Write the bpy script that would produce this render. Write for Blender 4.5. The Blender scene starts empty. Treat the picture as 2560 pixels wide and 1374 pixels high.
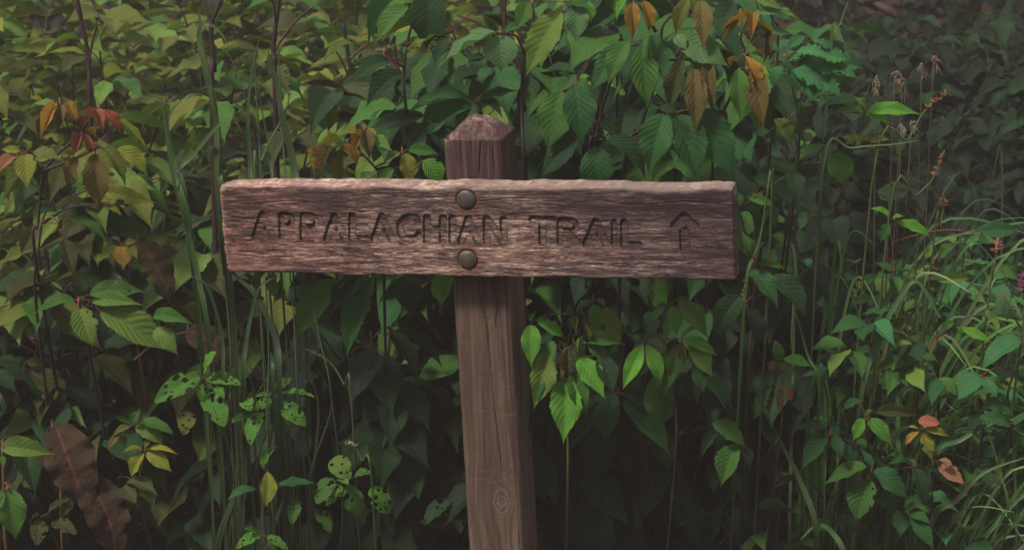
import bpy, math, random
import numpy as np
from mathutils import Vector, Matrix, Euler
random.seed(7)
S = bpy.context.scene
C = S.collection
# ------------------------------------------------------------------ camera, sky, sun, exposure
F, HC, PITCH, D = 5945.0, 1.697, 0.1797, 3.981
cam_d = bpy.data.cameras.new('camera'); cam = bpy.data.objects.new('camera', cam_d); C.objects.link(cam)
cam.location = (0, -D, HC); cam.rotation_euler = (math.pi/2 - PITCH, 0, 0)
cam_d.sensor_width = 36; cam_d.lens = F/2560*36; cam_d.clip_end = 200; cam_d.clip_start = .05
cam_d.dof.use_dof = True; cam_d.dof.focus_distance = 4.1; cam_d.dof.aperture_fstop = 10
S.camera = cam
SUN_EL, SUN_AZ = math.radians(58), math.radians(-58)      # azimuth from +Y, negative = left
world = bpy.data.worlds.new('World'); S.world = world; world.use_nodes = True
nt = world.node_tree; nt.nodes.clear()
sky = nt.nodes.new('ShaderNodeTexSky'); sky.sky_type = 'NISHITA'; sky.sun_disc = False
sky.sun_elevation = SUN_EL; sky.sun_rotation = SUN_AZ
hs = nt.nodes.new('ShaderNodeHueSaturation'); hs.inputs['Saturation'].default_value = .06
bg = nt.nodes.new('ShaderNodeBackground'); bg.inputs['Strength'].default_value = .08
out = nt.nodes.new('ShaderNodeOutputWorld')
nt.links.new(sky.outputs[0], hs.inputs['Color']); nt.links.new(hs.outputs[0], bg.inputs['Color']); nt.links.new(bg.outputs[0], out.inputs[0])
sd = bpy.data.lights.new('sun', 'SUN'); sun = bpy.data.objects.new('sun', sd); C.objects.link(sun)
sd.energy = 2.0; sd.angle = math.radians(11); sd.color = (1, .92, .80)
sdir = Vector((-.42, -.50, .76)).normalized()
sun.rotation_euler = sdir.to_track_quat('Z', 'Y').to_euler(); sun.location = (-6, -3, 9)
S.view_settings.view_transform = 'Standard'; S.view_settings.look = 'None'
S.view_settings.gamma = 1; S.view_settings.use_curve_mapping = False; S.view_settings.exposure = 0.94
S.cycles.max_bounces = 8; S.cycles.diffuse_bounces = 5; S.cycles.transmission_bounces = 4; S.cycles.use_denoising = True

# ------------------------------------------------------------------ helpers
def P(px, py, y):
    """point on the vertical plane Y = y seen at a full-size photograph pixel"""
    a, b = (px-1280)/F, (687-py)/F
    cp, sp = math.cos(PITCH), math.sin(PITCH)
    d = Vector((a, cp + b*sp, -sp + b*cp))
    t = (y + D)/d.y
    return Vector((0, -D, HC)) + d*t
def proj(v):
    r = Vector(v) - Vector((0, -D, HC)); cp, sp = math.cos(PITCH), math.sin(PITCH)
    fw = r.y*cp - r.z*sp; up = r.z*cp + r.y*sp
    return 1280 + F*r.x/fw, 687 - F*up/fw
CAMP = Vector((0, -D, HC))
def U(a, b): return random.uniform(a, b)
def mesh_of(name, verts, faces, mat=None, smooth=True, uv=None):
    me = bpy.data.meshes.new(name); me.from_pydata([tuple(v) for v in verts], [], faces)
    if uv is not None:
        l = me.uv_layers.new(name='UVMap'); idx = np.empty(len(me.loops), dtype=np.int32); me.loops.foreach_get('vertex_index', idx)
        l.data.foreach_set('uv', np.asarray(uv, dtype=np.float32)[idx].ravel())
    if smooth: me.polygons.foreach_set('use_smooth', [True]*len(me.polygons))
    if mat: me.materials.append(mat)
    me.update(); return me
def link(name, me, parent=None, color=None, loc=None):
    o = bpy.data.objects.new(name, me); C.objects.link(o)
    if parent: o.parent = parent
    if color: o.color = (*color, 1)
    if loc is not None: o.location = loc
    return o
def thing(name, label, cat, loc, group=None):
    o = bpy.data.objects.new(name, None); C.objects.link(o); o.location = loc; o.empty_display_size = .05
    o['label'] = label; o['category'] = cat
    if group: o['group'] = group
    return o
# numpy value noise
def hash2(ix, iy, seed):
    h = (ix.astype(np.int64)*374761393 + iy.astype(np.int64)*668265263 + seed*144665) & 0x7fffffff
    h = ((h ^ (h >> 13))*1274126177) & 0x7fffffff
    return ((h ^ (h >> 16)) & 0xffff)/65535.0
def vn(x, y, seed=0):
    ix, iy = np.floor(x), np.floor(y); fx, fy = x-ix, y-iy
    fx = fx*fx*(3-2*fx); fy = fy*fy*(3-2*fy)
    a, b, c, d = hash2(ix, iy, seed), hash2(ix+1, iy, seed), hash2(ix, iy+1, seed), hash2(ix+1, iy+1, seed)
    return (a*(1-fx)+b*fx)*(1-fy) + (c*(1-fx)+d*fx)*fy
def fbm(x, y, seed=0, o=4):
    r, amp, tot = 0, 1, 0
    for k in range(o):
        r = r + amp*vn(x*2**k, y*2**k, seed+k*17); tot += amp; amp *= .5
    return r/tot
def sstep(a, b, x):
    t = np.clip((x-a)/(b-a), 0, 1); return t*t*(3-2*t)

# ------------------------------------------------------------------ node helpers and materials
class NT:
    def __init__(s, name):
        s.m = bpy.data.materials.new(name); s.m.use_nodes = True; s.t = s.m.node_tree; s.t.nodes.clear()
        s.out = s.t.nodes.new('ShaderNodeOutputMaterial')
    def n(s, typ, **kw):
        nd = s.t.nodes.new(typ)
        for k, v in kw.items():
            if k.startswith('_'): setattr(nd, k[1:], v)
        return nd
    def put(s, sock, v):
        if hasattr(v, 'is_output') or isinstance(v, bpy.types.NodeSocket): s.t.links.new(v, sock)
        elif v is not None:
            if isinstance(v, tuple) and len(v) == 3 and sock.type == 'RGBA': v = (*v, 1)
            sock.default_value = v
    def math(s, op, a, b=None, c=None):
        nd = s.n('ShaderNodeMath', _operation=op)
        for i, v in enumerate((a, b, c)):
            if v is not None: s.put(nd.inputs[i], v)
        return nd.outputs[0]
    def mix(s, f, a, b, typ='MIX'):
        nd = s.n('ShaderNodeMix', _data_type='RGBA', _blend_type=typ)
        s.put(nd.inputs[0], f); s.put(nd.inputs[6], a); s.put(nd.inputs[7], b); return nd.outputs[2]
    def ramp(s, f, stops):
        nd = s.n('ShaderNodeValToRGB'); e = nd.color_ramp.elements
        while len(e) < len(stops): e.new(.5)
        for el, (p, c) in zip(e, stops): el.position = p; el.color = (*c, 1) if isinstance(c, tuple) else (c, c, c, 1)
        s.put(nd.inputs[0], f); return nd.outputs[0]
    def noise(s, vec, scale, detail=4, rough=.55, dist=0):
        nd = s.n('ShaderNodeTexNoise'); s.put(nd.inputs['Vector'], vec)
        nd.inputs['Scale'].default_value = scale; nd.inputs['Detail'].default_value = detail
        nd.inputs['Roughness'].default_value = rough; nd.inputs['Distortion'].default_value = dist
        return nd.outputs[0]
    def mapping(s, vec, scale=(1, 1, 1), loc=(0, 0, 0)):
        nd = s.n('ShaderNodeMapping'); s.put(nd.inputs['Vector'], vec); nd.inputs['Scale'].default_value = scale; nd.inputs['Location'].default_value = loc
        return nd.outputs[0]
    def attr(s, name): return s.n('ShaderNodeAttribute', _attribute_name=name).outputs['Fac']
    def coord(s, k='Object'): return s.n('ShaderNodeTexCoord').outputs[k]
    def bump(s, h, strength=.5, dist=.002):
        nd = s.n('ShaderNodeBump'); s.put(nd.inputs['Height'], h); nd.inputs['Strength'].default_value = strength; nd.inputs['Distance'].default_value = dist
        return nd.outputs[0]
    def pbsdf(s, col, rough=.6, spec=.3, normal=None, metal=0):
        nd = s.n('ShaderNodeBsdfPrincipled'); s.put(nd.inputs['Base Color'], col); s.put(nd.inputs['Roughness'], rough)
        nd.inputs['Specular IOR Level'].default_value = spec; nd.inputs['Metallic'].default_value = metal
        if normal is not None: s.put(nd.inputs['Normal'], normal)
        return nd.outputs[0]
    def done(s, sh): s.t.links.new(sh, s.out.inputs[0]); return s.m
NV, KV = 9.0, 2.6     # lateral vein pairs and their slant
def leaf_material(name, blotch=0.0, veins=True, trans=.28):
    t = NT(name); oi = t.n('ShaderNodeObjectInfo'); col = oi.outputs['Color']
    rnd = oi.outputs['Random']
    uv = t.n('ShaderNodeSeparateXYZ'); t.put(uv.inputs[0], t.coord('UV'))
    u = t.math('ABSOLUTE', t.math('SUBTRACT', t.math('MULTIPLY', uv.outputs[0], 2), 1)); v = uv.outputs[1]
    off = t.n('ShaderNodeCombineXYZ'); t.put(off.inputs[0], t.math('MULTIPLY', rnd, 37)); t.put(off.inputs[1], t.math('MULTIPLY', rnd, 91))
    vec = t.n('ShaderNodeVectorMath', _operation='ADD'); t.put(vec.inputs[0], t.coord('UV')); t.put(vec.inputs[1], off.outputs[0]); vec = vec.outputs[0]
    n1 = t.noise(vec, 2.5, 3); n2 = t.noise(vec, 14, 4, .65); n3 = t.noise(vec, 60, 2)
    c = t.mix(t.ramp(n1, [(.3, 0.0), (.7, 1.0)]), t.mix(1, col, (.86, .93, .9), 'MULTIPLY'), t.mix(1, col, (1.22, 1.06, 1.0), 'MULTIPLY'))
    c = t.mix(t.ramp(n2, [(.35, 0.0), (.7, .5)]), c, t.mix(1, c, (.72, .74, .78), 'MULTIPLY'))
    nrm = None
    if veins:
        ph = t.math('SUBTRACT', t.math('MULTIPLY', v, NV), t.math('MULTIPLY', u, KV))
        fr = t.math('ABSOLUTE', t.math('SUBTRACT', t.math('FRACT', t.math('ADD', ph, .5)), .5))
        line = t.math('SUBTRACT', 1, t.math('SMOOTH_MIN', t.math('MULTIPLY', fr, 9), 1, .3))
        mid = t.math('SUBTRACT', 1, t.math('MINIMUM', t.math('MULTIPLY', u, 18), 1))
        vv = t.math('MINIMUM', t.math('ADD', t.math('MULTIPLY', t.math('MAXIMUM', line, 0), .27), t.math('MULTIPLY', mid, .45)), 1)
        c = t.mix(vv, c, t.mix(1, t.mix(.25, c, (.16, .16, .09)), (1.25, 1.2, 1.1), 'MULTIPLY'))
        h = t.math('ADD', t.math('MULTIPLY', fr, .9), t.math('ADD', t.math('MULTIPLY', n3, .35), t.math('MULTIPLY', n2, .4)))
        nrm = t.bump(h, .40, .003)
    # brown flecks and insect marks, a different set on every leaf
    sp = t.noise(vec, 10, 4, .75)
    c = t.mix(t.ramp(sp, [(.66, 0.0), (.72, .75)]), c, (.085, .05, .02))
    edge = t.math('MULTIPLY', t.ramp(u, [(.75, 0.0), (1.0, .55)]), t.ramp(n1, [(.45, 0.0), (.7, 1.0)]))
    c = t.mix(edge, c, t.mix(1, c, (1.35, .95, .7), 'MULTIPLY'))
    if blotch:
        b = t.noise(vec, 5, 6, .75, .8)
        c = t.mix(t.ramp(b, [(.42, 0.0), (.62, blotch)]), c, (.085, .040, .026))
        c = t.mix(t.ramp(t.noise(vec, 22, 4, .7), [(.5, 0.0), (.66, .8)]), c, (.05, .032, .022))
        c = t.mix(t.math('SUBTRACT', 1, t.math('MINIMUM', t.math('MULTIPLY', u, 14), 1)), c, (.20, .065, .05))
        nrm = t.bump(t.noise(vec, 16, 5, .7), .9, .006)
    rough = t.ramp(n2, [(.3, .48), (.75, .68)])
    p = t.pbsdf(c, rough, .13, nrm)
    tr = t.n('ShaderNodeBsdfTranslucent'); t.put(tr.inputs[0], t.mix(1, c, (1.25, 1.25, .75), 'MULTIPLY'))
    mx = t.n('ShaderNodeMixShader'); mx.inputs[0].default_value = trans
    t.t.links.new(p, mx.inputs[1]); t.t.links.new(tr.outputs[0], mx.inputs[2])
    return t.done(mx.outputs[0])
M_LEAF = leaf_material('leaf'); M_DOCK = leaf_material('dock_leaf', .9, False, .12)
def stem_material():
    t = NT('stem'); oi = t.n('ShaderNodeObjectInfo'); co = t.coord('Object')
    n = t.noise(co, 120, 4); n2 = t.noise(t.mapping(co, (40, 40, 6)), 1, 4)
    c = t.mix(t.ramp(n2, [(.35, 0.0), (.65, 1.0)]), t.mix(1, oi.outputs['Color'], (.7, .72, .75), 'MULTIPLY'), t.mix(1, oi.outputs['Color'], (1.25, 1.15, 1.05), 'MULTIPLY'))
    return t.done(t.pbsdf(c, .6, .25, t.bump(n, .4, .001)))
M_STEM = stem_material()
def blade_material():
    t = NT('blade'); oi = t.n('ShaderNodeObjectInfo'); uv = t.n('ShaderNodeSeparateXYZ'); t.put(uv.inputs[0], t.coord('UV'))
    cb = t.n('ShaderNodeCombineXYZ'); t.put(cb.inputs[0], t.math('MULTIPLY', uv.outputs[0], 16)); t.put(cb.inputs[1], t.math('ADD', uv.outputs[1], t.math('MULTIPLY', oi.outputs['Random'], 50)))
    n = t.noise(cb.outputs[0], 1.5, 3)
    c = t.mix(t.ramp(n, [(.3, 0.0), (.7, 1.0)]), t.mix(1, oi.outputs['Color'], (.75, .8, .8), 'MULTIPLY'), t.mix(1, oi.outputs['Color'], (1.25, 1.2, 1.1), 'MULTIPLY'))
    p = t.pbsdf(c, .42, .35, t.bump(n, .3, .001)); tr = t.n('ShaderNodeBsdfTranslucent'); t.put(tr.inputs[0], c)
    mx = t.n('ShaderNodeMixShader'); mx.inputs[0].default_value = .25
    t.t.links.new(p, mx.inputs[1]); t.t.links.new(tr.outputs[0], mx.inputs[2]); return t.done(mx.outputs[0])
M_BLADE = blade_material()
def ground_material():
    t = NT('leaf_litter'); co = t.coord('Object')
    v = t.n('ShaderNodeTexVoronoi'); t.put(v.inputs['Vector'], co); v.inputs['Scale'].default_value = 22
    n = t.noise(co, 9, 6, .7); n2 = t.noise(co, 60, 4)
    c = t.ramp(n, [(.3, (.018, .012, .010)), (.55, (.032, .022, .018)), (.75, (.055, .037, .03))])
    c = t.mix(.3, c, t.mix(1, v.outputs['Color'], (.07, .045, .034), 'MULTIPLY'))
    return t.done(t.pbsdf(c, .9, .1, t.bump(t.math('ADD', v.outputs['Distance'], n2), .8, .02)))
M_SOIL = ground_material()

# ------------------------------------------------------------------ ground and rising bank (setting)
def sheet(name, f, x0, x1, y0, y1, nx, ny, mat):
    xs, ys = np.linspace(x0, x1, nx), np.linspace(y0, y1, ny); X, Y = np.meshgrid(xs, ys); Z = f(X, Y)
    V = np.stack([X, Y, Z], -1).reshape(-1, 3)
    Fc = [(j*nx+i, j*nx+i+1, (j+1)*nx+i+1, (j+1)*nx+i) for j in range(ny-1) for i in range(nx-1)]
    o = link(name, mesh_of(name, V, Fc, mat)); o['kind'] = 'structure'; return o
def gz(X, Y):
    base = .05*fbm(np.asarray(X)*2+50., np.asarray(Y)*2+50., 3) - .03
    return base + np.clip(np.asarray(Y)-5.5, 0, 60)**1.25*.28
sheet('ground', gz, -25, 25, -25, 15, 200, 200, M_SOIL)

# ------------------------------------------------------------------ the sign
def wood_board_material():
    t = NT('weathered_board'); co = t.coord('Object')
    x = t.n('ShaderNodeSeparateXYZ'); t.put(x.inputs[0], co); X, Z = x.outputs[0], x.outputs[2]
    warp = t.noise(t.mapping(co, (7, 7, 16)), 1, 3)
    wv = t.n('ShaderNodeCombineXYZ'); t.put(wv.inputs[2], t.math('MULTIPLY', warp, .006))
    va = t.n('ShaderNodeVectorMath', _operation='ADD'); t.put(va.inputs[0], co); t.put(va.inputs[1], wv.outputs[0]); co2 = va.outputs[0]
    g1 = t.noise(t.mapping(co2, (46, 46, 430)), 1, 4, .7); g2 = t.noise(t.mapping(co2, (150, 150, 1000)), 1, 3, .6)
    g3 = t.noise(t.mapping(co2, (11, 11, 130)), 1, 5, .65)
    g = t.math('ADD', t.math('MULTIPLY', g1, .40), t.math('ADD', t.math('MULTIPLY', g2, .27), t.math('MULTIPLY', g3, .33)))
    rel = t.attr('relief')
    g = t.math('ADD', g, t.math('MULTIPLY', t.math('SUBTRACT', rel, .5), .16))
    pn = t.noise(t.mapping(co2, (8, 8, 26), (6, 0, 3)), 1, 4, .6)
    g = t.math('ADD', .5, t.math('MULTIPLY', t.math('SUBTRACT', g, .5), t.ramp(pn, [(.35, .55), (.65, 1.45)])))
    c = t.ramp(g, [(.385, (.026, .015, .016)), (.44, (.080, .047, .045)), (.49, (.170, .105, .095)), (.54, (.33, .222, .196)), (.60, (.58, .435, .378)), (.68, (.70, .56, .48))])
    xn = t.math('MULTIPLY_ADD', X, 1.1, .5); zn = t.math('MULTIPLY_ADD', Z, 6, .5)
    # redder old surface towards the left end, greyer and more mauve to the right
    c = t.mix(t.ramp(xn, [(.0, .8), (.42, 0.0)]), c, t.mix(1, c, (1.02, .72, .68), 'MULTIPLY'))
    c = t.mix(t.ramp(xn, [(.5, 0.0), (1.0, .8)]), c, t.mix(1, c, (.70, .64, .72), 'MULTIPLY'))
    # bleached centre below the lettering
    bl = t.noise(t.mapping(co2, (5, 5, 18), (2, 0, 7)), 1, 4)
    mid_ = t.math('MULTIPLY', t.ramp(xn, [(.16, 0.1), (.42, 1.0), (.62, 1.0), (.9, .2)]), t.ramp(zn, [(.05, .5), (.3, 1.0), (.6, .7), (.8, 0.0)]))
    c = t.mix(t.math('MULTIPLY', t.ramp(bl, [(.38, 0.0), (.60, 1.0)]), mid_), c, t.mix(1, c, (1.75, 1.68, 1.55), 'MULTIPLY'))
    # long dark weather stains: the upper third, and the whole right end
    st = t.noise(t.mapping(co2, (7, 7, 60), (3, 0, 1)), 1, 5, .65)
    up = t.ramp(zn, [(.28, .05), (.60, .35), (.76, 1.0), (.90, .8), (.97, .2)])
    upx = t.ramp(xn, [(.0, .75), (.3, .9), (.5, .55), (.7, 1.0)])
    c = t.mix(t.math('MULTIPLY', t.ramp(st, [(.40, 0.0), (.53, .92)]), t.math('MULTIPLY', up, upx)), c, (.030, .020, .024))
    rt = t.ramp(xn, [(.58, 0.0), (.82, .65), (.95, 1.0)])
    st2 = t.noise(t.mapping(co2, (12, 12, 48), (9, 0, 4)), 1, 5, .7)
    c = t.mix(t.math('MULTIPLY', t.ramp(st2, [(.36, 0.0), (.58, .85)]), rt), c, (.045, .031, .035))
    st3 = t.noise(t.mapping(co2, (9, 9, 55), (4, 0, 9)), 1, 5, .7)
    c = t.mix(t.ramp(st3, [(.51, 0.0), (.62, .7)]), c, (.06, .045, .050))
    fl = t.noise(t.mapping(co2, (18, 18, 130), (5, 0, 2)), 1, 4, .7)
    c = t.mix(t.ramp(fl, [(.66, 0.0), (.72, .7)]), c, (.30, .12, .065))
    li = t.noise(t.mapping(co2, (22, 22, 110), (1, 0, 8)), 1, 4, .7)
    c = t.mix(t.ramp(li, [(.64, 0.0), (.71, .5)]), c, (.27, .25, .13))
    c = t.mix(t.math('MULTIPLY', t.attr('worn'), .75), c, t.mix(.55, t.mix(1, c, (1.9, 1.8, 1.7), 'MULTIPLY'), (.46, .35, .30)))
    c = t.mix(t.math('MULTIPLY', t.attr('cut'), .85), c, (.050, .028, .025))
    c = t.mix(t.math('MULTIPLY', t.attr('rust'), t.ramp(t.noise(co, 60, 4), [(.3, .35), (.7, 1.0)])), c, (.14, .05, .028))
    nrm = t.bump(t.math('ADD', g, t.math('MULTIPLY', g2, .6)), .55, .003)
    return t.done(t.pbsdf(c, .85, .12, nrm))
def wood_post_material():
    t = NT('weathered_post'); co = t.coord('Object')
    x = t.n('ShaderNodeSeparateXYZ'); t.put(x.inputs[0], co); X, Y, Z = x.outputs
    kx = t.math('SUBTRACT', X, .014); kz = t.math('MULTIPLY', t.math('ADD', Z, .5055), .72)      # the knot low on the front
    kd = t.math('SQRT', t.math('ADD', t.math('MULTIPLY', kx, kx), t.math('MULTIPLY', kz, kz)))
    pull = t.math('MULTIPLY', t.math('POWER', 2.718, t.math('MULTIPLY', kd, -28)), kx)
    wv = t.n('ShaderNodeCombineXYZ'); t.put(wv.inputs[0], t.math('ADD', t.math('MULTIPLY', pull, -.75), t.math('MULTIPLY', t.noise(t.mapping(co, (9, 9, 4)), 1, 3), .02)))
    va = t.n('ShaderNodeVectorMath', _operation='ADD'); t.put(va.inputs[0], co); t.put(va.inputs[1], wv.outputs[0]); co2 = va.outputs[0]
    g1 = t.noise(t.mapping(co2, (150, 150, 5)), 1, 5, .6); g2 = t.noise(t.mapping(co2, (42, 42, 2.0)), 1, 3); g3 = t.noise(t.mapping(co2, (520, 520, 16)), 1, 3)
    g = t.math('ADD', t.math('MULTIPLY', g1, .45), t.math('ADD', t.math('MULTIPLY', g2, .35), t.math('MULTIPLY', g3, .2)))
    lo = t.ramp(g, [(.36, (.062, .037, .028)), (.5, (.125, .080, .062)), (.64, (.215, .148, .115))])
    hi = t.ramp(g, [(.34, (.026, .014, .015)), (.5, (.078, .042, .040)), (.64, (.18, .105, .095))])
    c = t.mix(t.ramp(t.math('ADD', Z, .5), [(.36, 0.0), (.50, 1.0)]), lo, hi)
    c = t.mix(t.ramp(t.noise(t.mapping(co, (14, 14, 5)), 1, 4), [(.5, 0.0), (.7, .45)]), c, t.mix(1, c, (.6, .58, .62), 'MULTIPLY'))
    ring = t.math('SINE', t.math('MULTIPLY', t.math('ADD', kd, t.math('MULTIPLY', t.noise(co, 45, 4), .016)), 900))
    kn = t.ramp(t.math('ADD', kd, t.math('MULTIPLY', t.noise(co, 90, 3), .008)), [(.020, 1.0), (.027, 0.0)])
    c = t.mix(t.math('MULTIPLY', kn, .5), c, t.ramp(t.math('MULTIPLY_ADD', ring, .5, .5), [(.1, (.085, .056, .052)), (.8, (.19, .14, .13))]))
    c = t.mix(t.math('MULTIPLY', t.attr('worn'), t.ramp(t.noise(t.mapping(co, (70, 70, 50)), 1, 4, .75), [(.42, .0), (.60, 1.0)])), c, (.30, .19, .165))
    c = t.mix(t.math('MULTIPLY', t.attr('mark'), .28), c, (.30, .235, .195))
    c = t.mix(t.math('MULTIPLY', t.attr('cut'), .85), c, (.030, .02, .018))
    nrm = t.bump(g, .6, .003)
    return t.done(t.pbsdf(c, .8, .15, nrm))
def bolt_material():
    t = NT('rusted_bolt'); co = t.coord('Object'); n = t.noise(co, 70, 5, .6); n2 = t.noise(co, 260, 3)
    c = t.ramp(n, [(.3, (.075, .052, .048)), (.55, (.105, .083, .080)), (.75, (.16, .085, .055))])
    c = t.mix(t.ramp(n2, [(.6, 0.0), (.7, .6)]), c, (.20, .18, .17))
    return t.done(t.pbsdf(c, .52, .45, t.bump(t.math('ADD', n, t.math('MULTIPLY', n2, .3)), .35, .002), .35))
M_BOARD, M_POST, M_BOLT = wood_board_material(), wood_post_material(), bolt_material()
YAW, ROLL, LEAN = .2483, .029, .1065
RM = (Matrix.Rotation(-YAW, 4, 'Z') @ Matrix.Rotation(-ROLL, 4, 'Y') @ Matrix.Rotation(LEAN, 4, 'X'))
BO = Vector((-.0706, 0, 1.0490))                       # centre of the board's front face
BASE_Z = -1.075                                          # the ground, measured down the post
sign = thing('trail_sign', 'weathered wooden post and crossboard carved APPALACHIAN TRAIL with an upward arrow', 'sign', BO + (RM @ Vector((0, 0, BASE_Z))))
sign.rotation_euler = RM.to_euler()
def on_board(px, py):
    """photograph pixel -> board coordinates (metres from the centre of its front face)"""
    q = P(px, py, 0) - CAMP; inv = RM.to_3x3().inverted(); o = inv @ (CAMP - BO); d = inv @ q
    t = -o.y/d.y; r = o + d*t; return r.x, r.z
L, H, T = .9, .1600, .045
# stroke list of the carving in photograph pixels, radius in pixels
ST = []
def st(pts, r=9.6): ST.append(([on_board(*p) for p in pts], r/1468))
def letA(ax, ay, lx, rx, by): st([(lx, by), (ax, ay), (rx, by)]); st([(lx+9, by-19), (rx-9, by-19)], 6)
def letP(x, y0, y1, xr, yb): st([(x, y1), (x, y0), (xr-12, y0), (xr-2, y0+6), (xr, (y0+yb)/2), (xr-3, yb-5), (xr-13, yb), (x, yb)], 7.0)
letA(656, 537, 637, 683, 593); letP(703, 537, 593, 729, 566); letP(756, 538, 595, 790, 568)
letA(836, 541, 817, 862, 597); st([(880, 541), (880, 598), (917, 598)]); letA(955, 542, 935, 980, 599)
st([(1045, 552), (1038, 545), (1025, 542), (1010, 547), (1001, 558), (999, 571), (1003, 586), (1013, 596), (1026, 599), (1039, 595), (1046, 588)], 9)
st([(1067, 544), (1067, 601)]); st([(1107, 545), (1107, 602)]); st([(1067, 570), (1107, 571)], 7); st([(1131, 546), (1131, 602)])
letA(1171, 547, 1152, 1195, 604); st([(1217, 605), (1217, 547), (1259, 606), (1259, 550)])
st([(1331, 549), (1381, 550)]); st([(1356, 550), (1356, 606)]); letP(1399, 551, 607, 1441, 579); st([(1414, 579), (1443, 607)])
letA(1489, 554, 1465, 1515, 609); st([(1535, 555), (1535, 610)], 7.5); st([(1560, 556), (1561, 613), (1596, 613)])
st([(1686, 563), (1709, 541), (1738, 565)], 10); st([(1697, 565), (1710, 552), (1727, 566)], 8); st([(1711, 580), (1712, 618)], 12.5)
BOLTS = [on_board(1165, 499), on_board(1169, 649)]
def build_board():
    nx, nz = 1060, 190
    u = np.linspace(0, 1, nx); v = np.linspace(0, 1, nz)          # v from bottom to top
    xs = (u-.5)*L
    top = H/2 + .0035*(fbm(xs*16+9, xs*0, 5, 3)-.5)*2 + .001*(vn(xs*130+3, xs*0, 8)-.5) - .0018*sstep(.25, .33, xs)
    bot = -H/2 + .0025*(fbm(xs*14+2, xs*0, 6, 3)-.5)*2
    zs = (v-.5)*H
    lef = -L/2 + .0030*(fbm(zs*55+7, zs*0, 7, 3)-.5)*2; rig = L/2 + .0014*(fbm(zs*70+1, zs*0, 11, 3)-.5)*2
    Uu, Vv = np.meshgrid(u, v)
    X = lef[:, None]*(1-Uu) + rig[:, None]*Uu; Z = bot[None, :]*(1-Vv) + top[None, :]*Vv
    # worn corners: pull each corner in along a rounded outline
    def corner(cx, cz, r):
        nonlocal X, Z
        sx, sz = (1 if cx > 0 else -1), (1 if cz > 0 else -1)
        dx = X*sx-(L/2-r); dz = Z*sz-(H/2-r); m = (dx > 0) & (dz > 0)
        big = np.maximum(dx, dz); ln = np.sqrt(dx*dx+dz*dz)+1e-9; k = np.where(m, big/ln, 1)
        X = np.where(m, sx*((L/2-r)+dx*k), X); Z = np.where(m, sz*((H/2-r)+dz*k), Z)
    corner(-1, 1, .017); corner(-1, -1, .010); corner(1, 1, .005); corner(1, -1, .004)
    dT, dB = (1-Vv)*H, Vv*H; dL, dR = Uu*L, (1-Uu)*L
    def rnd(d, r): q = np.clip(1-d/r, 0, 1); return r*(1-np.sqrt(1-q*q*.98))
    Y = rnd(dT, .007+.006*fbm(X*9+4, X*0, 21, 2)) + rnd(dB, .005) + rnd(dL, .010+.004*fbm(Z*40, Z*0, 2, 2)) + rnd(dR, .0032)
    zz = Z + .004*(fbm(X*7+3, Z*16+8, 31, 3)-.5)
    rel = .45*fbm(X*42+5, zz*430+40, 41, 3) + .30*fbm(X*120+7, zz*1000+11, 43, 2) + .25*fbm(X*10+2, zz*130+6, 47, 4)
    rel = np.clip((rel-.5)*1.9+.5, 0, 1)
    Y = Y + (.5-rel)*.0013 + (.5-fbm(X*10, Z*30, 51, 3))*.0012
    # eroded splits along the grain
    for (sx, sz, ln, dp) in ((-.42, .010, .05, .004), (-.33, .047, .10, .003), (.18, .018, .10, .0025), (.30, -.004, .13, .002), (-.12, .060, .14, .002), (.34, .052, .14, .003), (.05, .055, .13, .002), (-.30, -.050, .12, .0016), (.20, -.058, .2, .0016)):
        a = np.exp(-((Z-sz-.003*np.sin(X*40+sx*90))/.0008)**2)*np.clip(1-np.abs((X-sx)/ln)**3, 0, 1); Y += a*dp*.7
    # carving
    dist = np.full(X.shape, 1.0)
    for pts, r in ST:
        for (ax, az), (bx, bz) in zip(pts[:-1], pts[1:]):
            vx, vz = bx-ax, bz-az; tt = np.clip(((X-ax)*vx+(Z-az)*vz)/(vx*vx+vz*vz+1e-12), 0, 1)
            dist = np.minimum(dist, np.hypot(X-ax-tt*vx, Z-az-tt*vz)-r)
    dist = dist + .0016*(fbm(X*260, Z*260+9, 61, 2)-.5)
    cut = sstep(.0004, -.0009, dist)
    Y = Y + cut*(.0042 + .0012*(fbm(X*60, Z*160, 63, 2)-.5))
    rust = np.zeros_like(X)
    for bx, bz in BOLTS:
        d = np.hypot(X-bx, (Z-bz)); Y += .0035*sstep(.0195, .0165, d)
        d2 = np.hypot(X-bx-.002, (Z-bz+.003)); rust = np.maximum(rust, sstep(.033, .016, d2+.012*(fbm(X*90, Z*90, 71, 3)-.5)))
    worn = np.clip(sstep(.010, .002, dT + .009*(fbm(X*14, X*0, 81, 3)-.5))*(.65+.5*fbm(X*6, X*0+4, 83, 2)) + .5*sstep(.012, .002, dL), 0, 1)
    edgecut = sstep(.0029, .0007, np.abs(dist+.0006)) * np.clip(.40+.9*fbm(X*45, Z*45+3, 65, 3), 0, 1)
    n = nx*nz; V = np.stack([X, Y, Z], -1).reshape(-1, 3)
    idx = np.arange(n).reshape(nz, nx)
    faces = np.stack([idx[:-1, :-1], idx[:-1, 1:], idx[1:, 1:], idx[1:, :-1]], -1).reshape(-1, 4)
    ring = np.concatenate([idx[0, :], idx[1:, -1], idx[-1, -2::-1], idx[-2:0:-1, 0]])
    layers = [ring]; allV = [V]; cnt = n; rv = V[ring]; fs = [faces]
    cen = np.array([0, 0, 0])
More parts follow.
